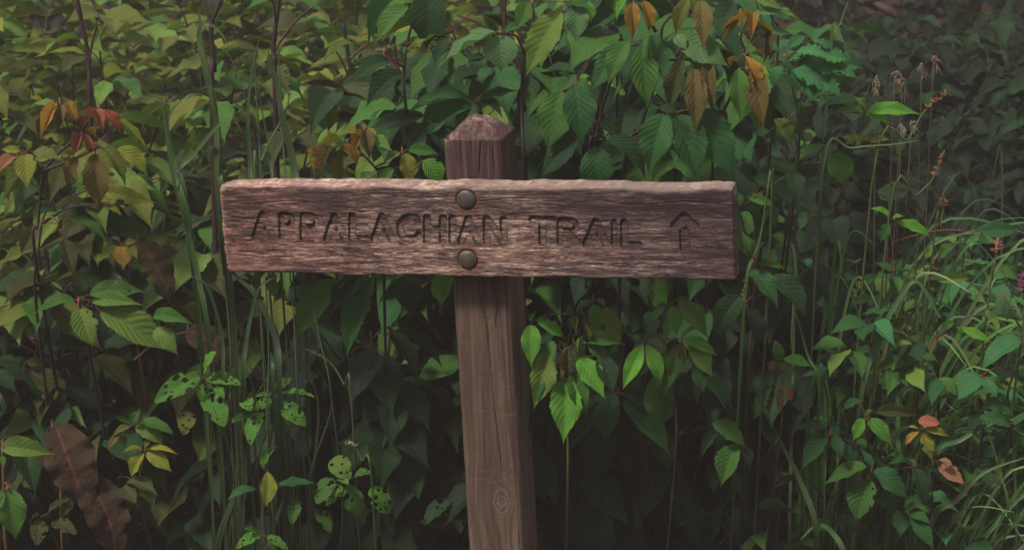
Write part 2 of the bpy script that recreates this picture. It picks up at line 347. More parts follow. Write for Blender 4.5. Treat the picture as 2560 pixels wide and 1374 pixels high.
    for k, yy in enumerate((.016, .024, .032, .040, .0445)):
        q = rv.copy(); base = np.maximum(rv[:, 1], yy-.0) if k else np.maximum(rv[:, 1]+.002, yy); q[:, 1] = base
        w = .0012*(fbm(q[:, 0]*30+q[:, 2]*30, q[:, 1]*300, 91, 3)-.5)
        inn = .004 if k == 4 else 0
        q[:, 0] -= np.sign(q[:, 0])*(np.abs(np.abs(q[:, 0])-L/2) < .03)*(w+inn); q[:, 2] -= np.sign(q[:, 2])*(np.abs(np.abs(q[:, 2])-H/2) < .02)*(w+inn)
        allV.append(q); new = np.arange(cnt, cnt+len(ring)); cnt += len(ring)
        a, b = layers[-1], new; fs.append(np.stack([a, b, np.roll(b, -1), np.roll(a, -1)], -1)); layers.append(new)
    V2 = np.concatenate(allV); Fq = np.concatenate(fs)
    bidx = layers[-1]
    nring = len(ring)
    me = bpy.data.meshes.new('board')
    V2l = np.concatenate([V2, [[0, .045, 0]]]); tri = [(int(bidx[i]), len(V2), int(bidx[(i+1) % nring])) for i in range(nring)]
    me.from_pydata(V2l.tolist(), [], [tuple(f) for f in Fq.tolist()] + tri)
    pad = len(V2l)-n
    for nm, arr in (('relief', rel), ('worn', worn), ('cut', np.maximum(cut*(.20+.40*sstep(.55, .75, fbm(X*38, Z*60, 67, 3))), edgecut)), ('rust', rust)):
        at = me.attributes.new(nm, 'FLOAT', 'POINT'); a = arr.reshape(-1)
        tail = a[ring]; tail = np.concatenate([np.tile(tail, 5), [0]])
        if nm == 'worn':
            tail = np.concatenate([np.tile(np.where(rv[:, 2] > H/2-.02, .9, .1), 5), [0]])
        at.data.foreach_set('value', np.concatenate([a, tail]).astype(np.float32))
    me.polygons.foreach_set('use_smooth', [True]*len(me.polygons)); me.materials.append(M_BOARD); me.update()
    return me
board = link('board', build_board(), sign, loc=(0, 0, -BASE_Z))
def build_post():
    zc, topz = .148, .178
    w = .1024; hw = w/2; ch = .006; side = 76
    prof = []                                           # outline, starting at the front-left, counter-clockwise seen from above
    cs = [(-hw, 0), (hw, 0), (hw, w), (-hw, w)]
    for k in range(4):
        a = np.array(cs[k]); b = np.array(cs[(k+1) % 4]); d = (b-a)/w; s_ = np.linspace(ch, w-ch, side)
        for q in s_: prof.append((*(a+d*q), k, q/w))
    prof = np.array(prof); n = len(prof)
    zs = np.concatenate([np.linspace(BASE_Z-.1, -.64, 30), np.linspace(-.637, zc, 330)])
    X = np.tile(prof[:, 0], (len(zs), 1)); Y = np.tile(prof[:, 1], (len(zs), 1)); Z = np.tile(zs[:, None], (1, n)).astype(float)
    fx = X/w; sc = np.ones_like(X); per = np.tile(np.arange(n), (len(zs), 1))/n
    zc, topz = .148, .178
    tt = np.concatenate([np.linspace(0.02, 1, 46)]); 
    Xc = np.tile(prof[:, 0], (len(tt), 1)); Yc = np.tile(prof[:, 1]-hw, (len(tt), 1))
    ins = (1-tt)[:, None]*1.0 + tt[:, None]*.26
    Zc = zc + (topz-zc)*np.minimum(1, tt*1.06)[:, None]*np.ones((1, n))
    bump = (fbm(Xc*60*ins+9, Yc*60*ins+4, 5, 4)-.5)
    Zc = Zc + .009*bump*np.minimum(1, tt*4)[:, None] - .012*np.exp(-((Xc*ins+.04)**2+(Yc*ins+.04)**2)/.0004)
    Xc = Xc*ins; Yc = Yc*ins + hw
    X = np.vstack([X, Xc]); Y = np.vstack([Y, Yc]); Z = np.vstack([Z, Zc]); m = len(X)
    body = np.concatenate([np.ones(len(zs)), np.zeros(len(tt))])[:, None]*np.ones((1, n))
    ang = np.tile(np.arange(n), (m, 1)).astype(float)*.0013
    g = fbm(ang*170, Z*7+60, 15, 4); g2 = fbm(ang*40+3, Z*3+60, 18, 3)
    depth = ((.5-g)*.0026 + (.5-g2)*.0018)*(.4+.6*body)
    cut = np.zeros_like(X); mark = np.zeros_like(X)
    def crack(pts, wd, dp, k=0):
        nonlocal depth, cut
        pz = np.array([p[1] for p in pts]); pxs = np.array([p[0] for p in pts]); o = np.argsort(pz)
        cx = np.interp(Z, pz[o], pxs[o]); on = (Z > pz.min()) & (Z < pz.max()); f = np.tile(prof[:, 2] == k, (m, 1))
        e = np.exp(-((X-cx-.0012*(fbm(Z*60, Z*0, 3, 2)-.5))/wd)**2)*on*f; e *= np.minimum(1, np.minimum(Z-pz.min(), pz.max()-Z)/.02).clip(0, 1)
        depth += e*dp; cut = np.maximum(cut, e)
    def pc(px, py):                                     # pixel on the post's front face
        x, z = on_board(px, py); q = P(px, py, 0)-CAMP; inv = RM.to_3x3().inverted(); o = inv@(CAMP-BO); d = inv@q
        t = (T+.0005-o.y)/d.y; r = o+d*t; return r.x, r.z
    crack([pc(1193, 692), pc(1202, 755), pc(1218, 812), pc(1226, 900), pc(1240, 1050), pc(1257, 1180)], .0006, .004)
    crack([pc(1230, 692), pc(1246, 760), pc(1236, 830)], .0007, .003); crack([pc(1213, 1150), pc(1208, 1060)], .0008, .002)
    crack([pc(1203, 340), pc(1199, 400), pc(1197, 450)], .0010, .005); crack([pc(1218, 345), pc(1217, 400)], .0009, .003)
    crack([pc(1150, 345), pc(1152, 430)], .001, .003); crack([pc(1232, 347), pc(1236, 450)], .0009, .003); crack([pc(1172, 360), pc(1174, 450)], .0008, .002)
    crack([pc(1262, 692), pc(1275, 900), pc(1300, 1374)], .0009, .0015)
    depth += .0008*np.exp(-((X-.014)**2+(Z+.5055)**2*.5)/.0003)*np.tile(prof[:, 2] == 0, (m, 1))
    rr = random.Random(3)
    for k in range(46):                                 # fine scratches left by boots and packs on the lower front
        ax, az = rr.uniform(-.045, .045), rr.uniform(-.55, -.16); a = rr.choice((rr.uniform(-.3, .3), rr.uniform(-.3, .3), rr.uniform(.8, 2.3))); l = rr.uniform(.012, .06)
        dx, dz = math.cos(a)*l, math.sin(a)*l; q = np.clip(((X-ax)*dx+(Z-az)*dz)/(l*l), 0, 1)
        e = np.exp(-(np.hypot(X-ax-q*dx, Z-az-q*dz)/.0009)**2)*np.tile(prof[:, 2] == 0, (m, 1))*rr.uniform(.3, 1); mark = np.maximum(mark, e); depth += e*.0006
    for k in range(7):                                 # horizontal nicks
        ax, az = rr.uniform(-.048, .02), rr.uniform(-.36, -.16); l = rr.uniform(.01, .035); q = np.clip((X-ax)/l, 0, 1)
        e = np.exp(-(np.hypot(X-ax-q*l, Z-az)/.0009)**2)*np.tile(prof[:, 2] == 0, (m, 1)); depth += e*.0010; cut = np.maximum(cut, e*.35)
    cxn = X; cyn = Y-hw; r = np.hypot(cxn, cyn)+1e-6
    X = X-cxn/r*depth*body; Y = Y-cyn/r*depth*body; Z = Z-depth*(1-body)*1.5
    V = np.stack([X, Y+T+.0008, Z], -1).reshape(-1, 3); idx = np.arange(m*n).reshape(m, n)
    a, b = idx[:-1], idx[1:]
    faces = np.stack([a, np.roll(a, -1, 1), np.roll(b, -1, 1), b], -1).reshape(-1, 4).tolist()
    V = V.tolist(); V.append([0, hw+T, topz+.002]); c = len(V)-1
    faces += [(int(idx[-1, i]), int(idx[-1, (i+1) % n]), c) for i in range(n)]
    me = bpy.data.meshes.new('post'); me.from_pydata(V, [], [tuple(f) for f in faces])
    worn = np.vstack([np.zeros((len(zs), n)), np.tile((.15+.85*sstep(.45, .95, tt))[:, None], (1, n))])
    worn = np.maximum(worn, sstep(.125, .15, Z)*sstep(-.036, -.047, X))
    rim = np.vstack([np.zeros((len(zs), n)), np.zeros((len(tt), n))])
    for nm, arr in (('worn', worn), ('cut', cut), ('mark', mark)):
        at = me.attributes.new(nm, 'FLOAT', 'POINT'); at.data.foreach_set('value', np.append(arr.reshape(-1), 1 if nm == 'worn' else 0).astype(np.float32))
    me.polygons.foreach_set('use_smooth', [True]*len(me.polygons)); me.materials.append(M_POST); me.update(); return me
post = link('post', build_post(), sign, loc=(0, 0, -BASE_Z))
def build_bolt():
    R_, n, k = .0168, 40, 12; V, Fc = [], []
    prof = [(0, -.0072), ] + [(R_*math.sin(a), -.0072*math.cos(a)**.8+.0005) for a in np.linspace(.12, math.pi/2, k)] + [(R_*.985, .0015), (R_*.93, .004), (.006, .004), (.006, .05)]
    V.append((0, prof[0][1], 0))
    for r, y in prof[1:]:
        for j in range(n):
            a = 2*math.pi*j/n; w = 1+.012*math.sin(3*a+1)+.008*math.sin(5*a); V.append((r*w*math.cos(a), y, r*w*math.sin(a)))
    for j in range(n): Fc.append((0, 1+j, 1+(j+1) % n))
    for i in range(len(prof)-2):
        for j in range(n): Fc.append((1+i*n+j, 1+(i+1)*n+j, 1+(i+1)*n+(j+1) % n, 1+i*n+(j+1) % n))
    return mesh_of('bolt', V, Fc, M_BOLT)
bm_ = build_bolt()
for k, (bx, bz) in enumerate(BOLTS):
    b = link('bolt', bm_, sign, loc=(bx, .0010, bz-BASE_Z)); b.rotation_euler = (0, k*1.9, 0)

# ------------------------------------------------------------------ leaves, blades, stems
def make_leaf(seed, arch=.10, fold=.25, pleat=.014, teeth=20, tooth=.10, bend=0., wave=.02, holes=0, lobes=0, shape='ovate', n=76, m=14, chord=.10, young=False):
    r = np.random.RandomState(seed); s = np.linspace(0, 1, n+1); t = np.linspace(-1, 1, m+1)
    if holes: n, m = 110, 40; s = np.linspace(0, 1, n+1); t = np.linspace(-1, 1, m+1)
    if shape == 'ovate': w = np.sin(np.pi*np.clip(s, 0, 1)**.70)**(.72+1.25*s)
    elif shape == 'narrow': w = np.sin(np.pi*s**.85)**(.9+.6*s)
    elif shape == 'dock': w = np.sin(np.pi*s**.8)**.55*(1+.035*np.sin(s*17+seed)+.03*np.sin(s*31+seed))
    elif shape == 'round': w = np.sin(np.pi*s**.75)**.62
    w = np.clip(w, 0, None); w[0] = .02; w[-1] = .004
    ph = s*teeth; saw = ph-np.floor(ph)
    big = (s*teeth/3.2); bs = big-np.floor(big)
    side_tooth = 1 - tooth*(1-saw) - tooth*.7*(1-bs)
    if lobes:
        lw = np.abs(np.sin(np.pi*(s*lobes)))**.55; side_tooth = side_tooth*(.30+.70*lw)
    Tt, Ss = np.meshgrid(t, s); Wd = w[:, None]*np.ones_like(Tt)
    asym = 1 + .05*np.sign(Tt)*r.choice((-1, 1))
    mg = np.abs(Tt)**5
    X = .5*Tt*Wd*asym*(1-mg + mg*side_tooth[:, None])
    if lobes: X = .5*Tt*Wd*(1-np.abs(Tt)**1.5 + np.abs(Tt)**1.5*side_tooth[:, None])
    Y = Ss + .035*np.abs(Tt)*Wd*0
    if lobes: Y = Y + .12*np.abs(Tt)*Wd
    phs = Ss*NV - np.abs(Tt)*KV
    Z = fold*np.abs(X) + pleat*np.abs(np.sin(np.pi*phs))*(np.abs(Tt)*(1-np.abs(Tt)**3))*1.6*Wd
    Z = Z + wave*np.sin(2*np.pi*(Ss*(2.2+r.rand()) + r.rand() + .25*np.sign(Tt)))*np.abs(Tt)**2*Wd
    Z = Z + .02*(fbm(Tt*2.0+seed, Ss*5, seed, 3)-.5)*Wd
    if shape == 'dock': Z = Z + .05*(fbm(Tt*3+seed, Ss*9, seed+5, 3)-.5) + .03*np.sin(Ss*26+seed+np.sign(Tt))*np.abs(Tt)**2*Wd
    if young: Z = Z + .5*np.abs(X)
    Z = Z + arch*np.sin(np.pi*Ss**.8) - r.uniform(0, .35)*np.clip(Ss-.7, 0, 1)**2*2; X = X + r.uniform(-.10, .10)*np.clip(Ss-.6, 0, 1)**2*3
    X = X + bend*np.sin(np.pi*Ss) + .06*bend*Ss
    V = np.stack([X, Y, Z], -1).reshape(-1, 3); uv = np.stack([Tt*.5+.5, Ss], -1).reshape(-1, 2)
    idx = np.arange((n+1)*(m+1)).reshape(n+1, m+1)
    Fc = np.stack([idx[:-1, :-1], idx[:-1, 1:], idx[1:, 1:], idx[1:, :-1]], -1).reshape(-1, 4)
    if holes:
        cen = V[Fc].mean(1); keep = np.ones(len(Fc), bool); rr = random.Random(seed)
        for k in range(holes):
            hx, hy, hr = rr.uniform(-.40, .40), rr.uniform(.12, .92), rr.choice((.028, .035, .042, .05, .08))
            if k % 4 == 0: hx = math.copysign(.40, hx); hr = rr.uniform(.05, .085)
            d = np.hypot((cen[:, 0]-hx)*.6, (cen[:, 1]-hy)) + .03*(fbm(cen[:, 0]*22+k, cen[:, 1]*22, 7, 2)-.5)
            keep &= (d > hr) | (np.abs(cen[:, 0]) < .015)
        Fc = Fc[keep]
    return mesh_of('leaf', V, Fc.tolist(), M_DOCK if shape == 'dock' else M_LEAF, True, uv)
LV = {'o': [make_leaf(k, arch=U(.03, .16), fold=U(.1, .4), bend=U(-.06, .06), teeth=U(16, 24), wave=U(.01, .05), pleat=U(.009, .016)) for k in range(13)] + [make_leaf(30+k, holes=k+2, arch=.09, fold=.25, bend=.03, teeth=18, pleat=.012) for k in range(3)],
      'n': [make_leaf(40+k, shape='narrow', arch=U(.04, .16), fold=U(.1, .4), bend=U(-.08, .08), tooth=.05, pleat=.006) for k in range(6)],
      'y': [make_leaf(60+k, arch=U(.10, .22), fold=.5, bend=U(-.1, .1), young=True, pleat=.018, wave=.06) for k in range(5)],
      'd': [make_leaf(80+k, shape='dock', bend=U(-.12, .12), arch=.1, fold=.15, tooth=.0, teeth=8) for k in range(4)],
      'e': [make_leaf(90+k, shape='round', holes=[7, 10, 13, 8, 16, 11][k], bend=U(-.05, .05), tooth=.06, teeth=12, pleat=.003, fold=.12) for k in range(6)],
      'l': [make_leaf(110+k, lobes=6, tooth=.24, teeth=26, arch=.1, fold=.2, n=110, m=16, pleat=.012) for k in range(4)],
      'r': [make_leaf(130+k, shape='round', tooth=.06, teeth=16, arch=U(.03, .12), fold=.2, pleat=.012) for k in range(5)]}
# light copies of the same shapes for the leaves deep in the thicket
LV['f'] = [make_leaf(150+k, arch=U(.03, .18), fold=U(.1, .4), bend=U(-.08, .08), teeth=U(14, 20), n=44, m=8, pleat=U(.006, .012), wave=U(.01, .05)) for k in range(12)]
def add_leaf(par, B, Tp, width, N, kind, col, label=None):
    y = Tp-B; ln = y.length
    if ln < 1e-4: return None
    y = y/ln; z = N - y*N.dot(y)
    if z.length < 1e-3: z = Vector((.3, -.5, .8)); z = z - y*z.dot(y)
    z.normalize(); x = y.cross(z)
    o = bpy.data.objects.new('leaf', random.choice(LV[kind])); C.objects.link(o); o.parent = par
    M = Matrix(((x.x*width, y.x*ln, z.x*ln, B.x-par.location.x), (x.y*width, y.y*ln, z.y*ln, B.y-par.location.y), (x.z*width, y.z*ln, z.z*ln, B.z-par.location.z), (0, 0, 0, 1)))
    o.matrix_basis = M
    v = U(.84, 1.18); o.color = (col[0]*v*U(.94, 1.06), col[1]*v, col[2]*v*U(.92, 1.08), 1)
    if label: o['label'] = label
    return o
def stuff(o):
    if o: o['kind'] = 'stuff'
    return o
class Tubes:
    def __init__(s): s.V, s.F = [], []
    def add(s, pts, r0, r1, k=6):
        pts = smooth_line(pts); n = len(pts); b = len(s.V)
        for i, p in enumerate(pts):
            d = (pts[min(i+1, n-1)]-pts[max(i-1, 0)]).normalized(); a = d.orthogonal().normalized()
            if i and prev.cross(d).length < 2: a = (pa - d*pa.dot(d)).normalized()
            c = d.cross(a); r = r0+(r1-r0)*i/max(1, n-1); r *= 1+.12*math.sin(i*2.1)
            for j in range(k): t = 2*math.pi*j/k; s.V.append(p+a*(r*math.cos(t))+c*(r*math.sin(t)))
            prev, pa = d, a
        for i in range(n-1):
            for j in range(k): s.F.append((b+i*k+j, b+i*k+(j+1) % k, b+(i+1)*k+(j+1) % k, b+(i+1)*k+j))
        s.F.append(tuple(b+j for j in range(k))[::-1]); s.F.append(tuple(b+(n-1)*k+j for j in range(k)))
    def build(s, name, par, col, mat=None):
        if not s.V: return
        l = par.location; return link(name, mesh_of(name, [v-l for v in s.V], s.F, mat or M_STEM), par, col)
def smooth_line(pts, sub=5):
    pts = [Vector(p) for p in pts]
    if len(pts) < 3: return [pts[0].lerp(pts[1], k/3) for k in range(4)]
    o = []
    for i in range(len(pts)-1):
        p0, p1, p2, p3 = pts[max(i-1, 0)], pts[i], pts[i+1], pts[min(i+2, len(pts)-1)]
        for k in range(sub):
            t = k/sub; o.append(.5*((2*p1)+(p2-p0)*t+(2*p0-5*p1+4*p2-p3)*t*t+(3*p1-p0-3*p2+p3)*t**3))
    o.append(pts[-1]); return o
def add_blade(par, pts, w, col, side=None, name='blade'):
    """a grass leaf: folded ribbon along a curve, broad at its base and pointed"""
    pts = smooth_line(pts, 6); n = len(pts); V, Fc, uv = [], [], []
    for i, p in enumerate(pts):
        d = (pts[min(i+1, n-1)]-pts[max(i-1, 0)]).normalized(); t = i/(n-1)
        view = (CAMP-p).normalized()
        if side is None: s_ = d.cross(Vector((U(-.1, .1), -1, .5))).normalized()
        else: s_ = d.cross(side).normalized()
        nn = s_.cross(d); ww = w*.5*min(1, .3+t*1.6)*(1-t**2.6)**.9+.0002
        V += [p-s_*ww+nn*ww*.35, p, p+s_*ww+nn*ww*.35]; uv += [(0, t), (.5, t), (1, t)]
    for i in range(n-1):
        Fc += [(3*i, 3*i+1, 3*i+4, 3*i+3), (3*i+1, 3*i+2, 3*i+5, 3*i+4)]
    l = par.location
    return link(name, mesh_of('blade', [v-l for v in V], Fc, M_BLADE, True, uv), par, (col[0]*U(.85, 1.15), col[1]*U(.88, 1.12), col[2]*U(.85, 1.15)))
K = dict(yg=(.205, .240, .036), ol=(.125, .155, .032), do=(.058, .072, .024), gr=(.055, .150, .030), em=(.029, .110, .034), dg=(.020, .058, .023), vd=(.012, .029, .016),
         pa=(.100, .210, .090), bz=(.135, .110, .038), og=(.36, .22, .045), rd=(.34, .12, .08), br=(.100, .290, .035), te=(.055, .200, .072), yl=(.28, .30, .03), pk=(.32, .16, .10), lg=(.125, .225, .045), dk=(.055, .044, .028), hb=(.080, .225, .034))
BARK, RED, GREEN = (.040, .026, .024), (.16, .055, .04), (.07, .10, .035)
def ground_at(x, y): return float(gz(np.array(x), np.array(y)))

# ------------------------------------------------------------------ unseen light blockers added: woods behind the camera, a tree over the hollow
def leafy_mass(name, n, pos, size, col, par=None):
    V, Fc, uv = [], [], []
    for k in range(n):
        p = pos(); a = Euler((U(-.9, .9), U(-.9, .9), U(0, 6.28))).to_matrix(); s_ = size*U(.6, 1.3); b = len(V)
        for q in ((0, 0, 0), (-.3, .45, .06), (0, 1, -.1), (.3, .45, .06)): V.append(p + a @ (Vector(q)*s_))
        Fc.append((b, b+3, b+2, b+1)); uv += [(.5, 0), (0, .45), (.5, 1), (1, .45)]
    l = par.location if par else Vector((0, 0, 0))
    o = link(name, mesh_of(name, [v-l for v in V], Fc, M_LEAF, True, uv), par, col); o['kind'] = 'stuff'; return o
leafy_mass('added_woods', 16000, lambda: Vector((U(-13, 13), -8.2-abs(random.gauss(0, 1.1)), 4.2*random.random()**.8)), .34, (.035, .065, .03))  # unseen foliage added behind the camera to block low sky light
added_tree = thing('added_tree', 'tree out of view, put in to shade the dark hollow at upper right', 'added_tree', Vector((3.1, 4.6, -.02)))  # out of view, added so the crown shades the hollow
def crown_pos():
    while True:
        v = Vector((U(-1, 1), U(-1, 1), U(-1, 1)))
        if v.length < 1 and vn(np.array([v.x*3+9]), np.array([v.y*3+v.z*2+9]), 4)[0] > .35: return Vector((3.0+v.x*2.3, 4.9+v.y*2.4, 3.1+v.z*1.6))
leafy_mass('crown', 14000, crown_pos, .2, (.035, .075, .03), added_tree)

# ------------------------------------------------------------------ plants seen one by one
def facing(b, t, roll, up=.75):
    y = (t-b).normalized(); n = ((CAMP-b).normalized()*.75 + Vector((0, 0, 1))*up)
    n = n - y*n.dot(y); n.normalize(); return Matrix.Rotation(math.radians(roll), 3, y) @ n
def plant(name, label, cat, y, groups, stems=(), col='gr', stem_col=BARK, group=None, pet=RED, kind='o', r=.0035, foot=None):
    """groups: (hub pixel, [leaf (base x, base y, tip x, tip y, width ratio, colour, kind, roll, tip depth)]); stems: pixel polylines"""
    pts = [P(*q, y+.03) for sl in stems for q in sl]
    low = min(pts, key=lambda p: p.z) if pts else P(*groups[0][0], y)
    fx = low.x + U(-.03, .03) if foot is None else foot; fy = y+(.62 if low.z > .95 else .36)+U(0, .08)
    base = Vector((fx, fy, ground_at(fx, fy)-.01))
    th = thing(name, label, cat, base, group)
    tb = Tubes(); tp = Tubes(); spine = []
    for i, sl in enumerate(stems):
        q = [P(*a, y+.03+.01*k) for k, a in enumerate(sl)]
        if i == 0:
            last = q[-1]; q.append(last.lerp(base, .5)+Vector((0, .02, 0))); q.append(base.copy())
        tb.add(q, r*.55 if i == 0 else r*.45, r*(1.1 if i == 0 else .8)); spine += smooth_line(q)
    for hub, leaves in groups:
        h = P(*hub, y)
        if spine:
            k = min(spine, key=lambda p: (p-h).length + max(0, p.z-h.z)*1.5)
            if (k-h).length > .004: tp.add([h, h.lerp(k, .5)+Vector((0, 0, .012)), k], r*.35, r*.5)
        else:
            q = [h, h.lerp(base, .25)+Vector((0, .03, .02)), h.lerp(base, .6)+Vector((0, .02, 0)), base.copy()]
            tb.add(q, r*.5, r*1.1); spine += smooth_line(q)
        for lf in leaves:
            bx, by, tx, ty, w = lf[:5]; c = K[lf[5]] if len(lf) > 5 and lf[5] else K[col]; kd = lf[6] if len(lf) > 6 and lf[6] else kind
            roll = lf[7] if len(lf) > 7 else U(-22, 22); dt = lf[8] if len(lf) > 8 else U(-.035, .02)
            j = U(-.012, .012); B = P(bx, by, y+j); T_ = P(tx, ty, y+j+dt)
            if (B-h).length > .003: tp.add([h, h.lerp(B, .5)+Vector((0, 0, .003)), B], r*.28, r*.24, 5)
            add_leaf(th, B, T_, (T_-B).length*w, facing(B, T_, roll), kd, c)
    tb.build('stem', th, stem_col); stuff(tp.build('petioles', th, pet))
    return th
BR = 'bramble'
# left edge
plant('bramble', 'bramble with red and orange young leaves at its tip, left of the board', BR, .16, [
    ((150, 262), [(140, 258, 97, 352, .34, 'og', 'y'), (152, 264, 142, 340, .42, 'bz', 'y'), (172, 256, 208, 322, .40, 'og', 'y')]),
    ((248, 272), [(240, 275, 262, 340, .45, 'rd', 'y'), (255, 275, 303, 338, .42, 'rd', 'y'), (238, 275, 222, 320, .3, 'rd', 'y')]),
    ((205, 328), [(198, 332, 180, 402, .40, 'rd', 'y'), (212, 332, 224, 386, .42, 'rd', 'y'), (212, 326, 243, 350, .25, 'og', 'y'), (206, 322, 222, 300, .2, 'rd', 'y'), (196, 322, 182, 305, .18, 'og', 'y')]),
    ((240, 372), [(192, 392, 166, 470, .50, 'bz'), (238, 384, 246, 528, .50, 'bz'), (262, 372, 318, 472, .42, 'ol'), (292, 372, 376, 446, .45, 'yg'), (298, 298, 376, 388, .22, 'yg')]),
    ((70, 382), [(66, 386, 70, 478, .62, 'yg'), (84, 380, 160, 402, .5, 'ol'), (70, 376, 56, 345, .8, 'lg'), (46, 390, -8, 438, .5, 'pk'), (50, 378, 0, 372, .45, 'yg')])],
    [[(206, 322), (190, 345), (130, 400), (105, 450), (95, 560), (88, 640)], [(150, 262), (185, 300), (206, 325)], [(248, 272), (222, 302), (206, 325)], [(240, 372), (180, 400), (115, 425)], [(70, 382), (100, 420), (108, 445)]], stem_col=BARK)
plant('bramble', 'light green bramble sprig pointing right, below the red leaved tips', BR, .26, [
    ((235, 470), [(262, 480, 398, 508, .34, 'yg', 'o', 30), (225, 470, 170, 470, .4, 'lg'), (210, 500, 120, 540, .30, 'do'), (240, 470, 300, 455, .4, 'ol')]),
    ((250, 510), [(245, 508, 285, 500, .5, 'yg', 'o'), (255, 515, 312, 545, .4, 'yg')]),
    ((150, 560), [(175, 550, 280, 615, .42, 'gr'), (95, 565, 50, 640, .55, 'do'), (160, 600, 190, 700, .45, 'do'), (95, 625, -10, 670, .40, 'ol'), (140, 520, 75, 530, .5, 'dg')])],
    [[(150, 470), (110, 540), (95, 640), (90, 760)], [(235, 470), (180, 490), (112, 530)], [(250, 510), (170, 520), (105, 560)]])
plant('bramble', 'bramble with the broad bright green leaves hanging left below the board', BR, .24, [
    ((196, 754), [(188, 752, 80, 788, .40, 'gr', 'o', 10), (197, 772, 234, 876, .66, 'lg', 'o', 0), (225, 735, 372, 726, .40, 'gr', 'o', 12), (205, 740, 200, 700, .8, 'dg'), (232, 752, 366, 762, .32, 'lg', 'o', 20)]),
    ((245, 775), [(252, 778, 447, 888, .42, 'lg', 'o', 18), (385, 790, 490, 812, .36, 'gr', 'o', 20), (390, 820, 448, 892, .6, 'lg', 'o', 20), (300, 700, 290, 685, .7, 'gr')])],
    [[(95, 708), (130, 716), (160, 732), (196, 754)], [(196, 754), (245, 775)]], pet=(.2, .07, .06))
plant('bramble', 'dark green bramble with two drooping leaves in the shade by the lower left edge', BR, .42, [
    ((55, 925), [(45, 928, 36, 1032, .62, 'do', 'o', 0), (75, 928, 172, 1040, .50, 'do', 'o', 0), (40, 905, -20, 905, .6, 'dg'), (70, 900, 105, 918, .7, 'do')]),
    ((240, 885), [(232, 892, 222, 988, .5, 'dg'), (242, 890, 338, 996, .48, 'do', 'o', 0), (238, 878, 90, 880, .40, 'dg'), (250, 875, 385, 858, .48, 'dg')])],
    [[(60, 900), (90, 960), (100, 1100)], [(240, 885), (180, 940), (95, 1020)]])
plant('herb', 'broad toothed green leaves on a pale stalk at the lower left corner', 'plant', .16, [
    ((8, 1120), [(5, 1118, 146, 1136, .42, 'lg', 'o', 20), (4, 1140, 12, 1170, .6, 'gr')]),
    ((20, 1222), [(22, 1222, 42, 1356, .58, 'gr', 'o', 0), (5, 1225, -40, 1300, .5, 'gr')])],
    [[(6, 1115), (10, 1220), (18, 1380)]], stem_col=(.12, .08, .04), r=.005)
plant('dock', 'dock with two big crinkled brown dying leaves, low on the left', 'plant', .33, [
    ((130, 1068), [(138, 1062, 216, 1262, .58, None, 'd', 10), (205, 1188, 292, 1392, .52, None, 'd', 0)])],
    [[(130, 1062), (150, 1200), (160, 1400)]], col='dk', stem_col=(.13, .07, .04))
plant('dock', 'mottled grey green dock leaf with a pink midrib hanging left of the board', 'plant', .30, [
    ((345, 604), [(348, 604, 422, 744, .55, 'do', 'd', -5)]), ((470, 828), [(468, 822, 586, 916, .55, 'dk', 'd', 15)])],
    [[(345, 604), (330, 640), (330, 760)], [(470, 828), (400, 850), (335, 900)]], stem_col=(.13, .07, .05))
plant('vine', 'vine leaf turning yellow and orange beside the mottled dock leaf', 'plant', .29, [
    ((305, 612), [(306, 615, 310, 676, .85, 'og', 'o', 0), (296, 618, 238, 662, .62, 'yg'), (314, 612, 345, 598, .6, 'yg'), (300, 606, 268, 596, .5, 'gr'), (322, 620, 345, 648, .5, 'ol')])], r=.002)
plant('vine', 'small yellow green five leaf vine sprig low on the left in the shade', 'plant', .22, [
    ((362, 1126), [(356, 1126, 302, 1132, .30, 'yl'), (359, 1132, 324, 1196, .52, 'yg', 'o', 0), (366, 1124, 452, 1136, .26, 'yl'), (367, 1130, 434, 1182, .55, 'yg', 'o', 10), (364, 1118, 386, 1088, .5, 'lg')]),
    ((333, 1062), [(328, 1056, 352, 1018, .55, 'gr'), (352, 1052, 432, 1082, .42, 'gr', 'r'), (340, 1066, 408, 1106, .46, 'lg', 'r'), (326, 1066, 278, 1090, .4, 'ol'), (302, 1084, 268, 1128, .4, 'bz'), (308, 1084, 314, 1122, .5, 'ol')])],
    [[(333, 1062), (350, 1090), (362, 1126), (350, 1240)]], r=.002, stem_col=GREEN)
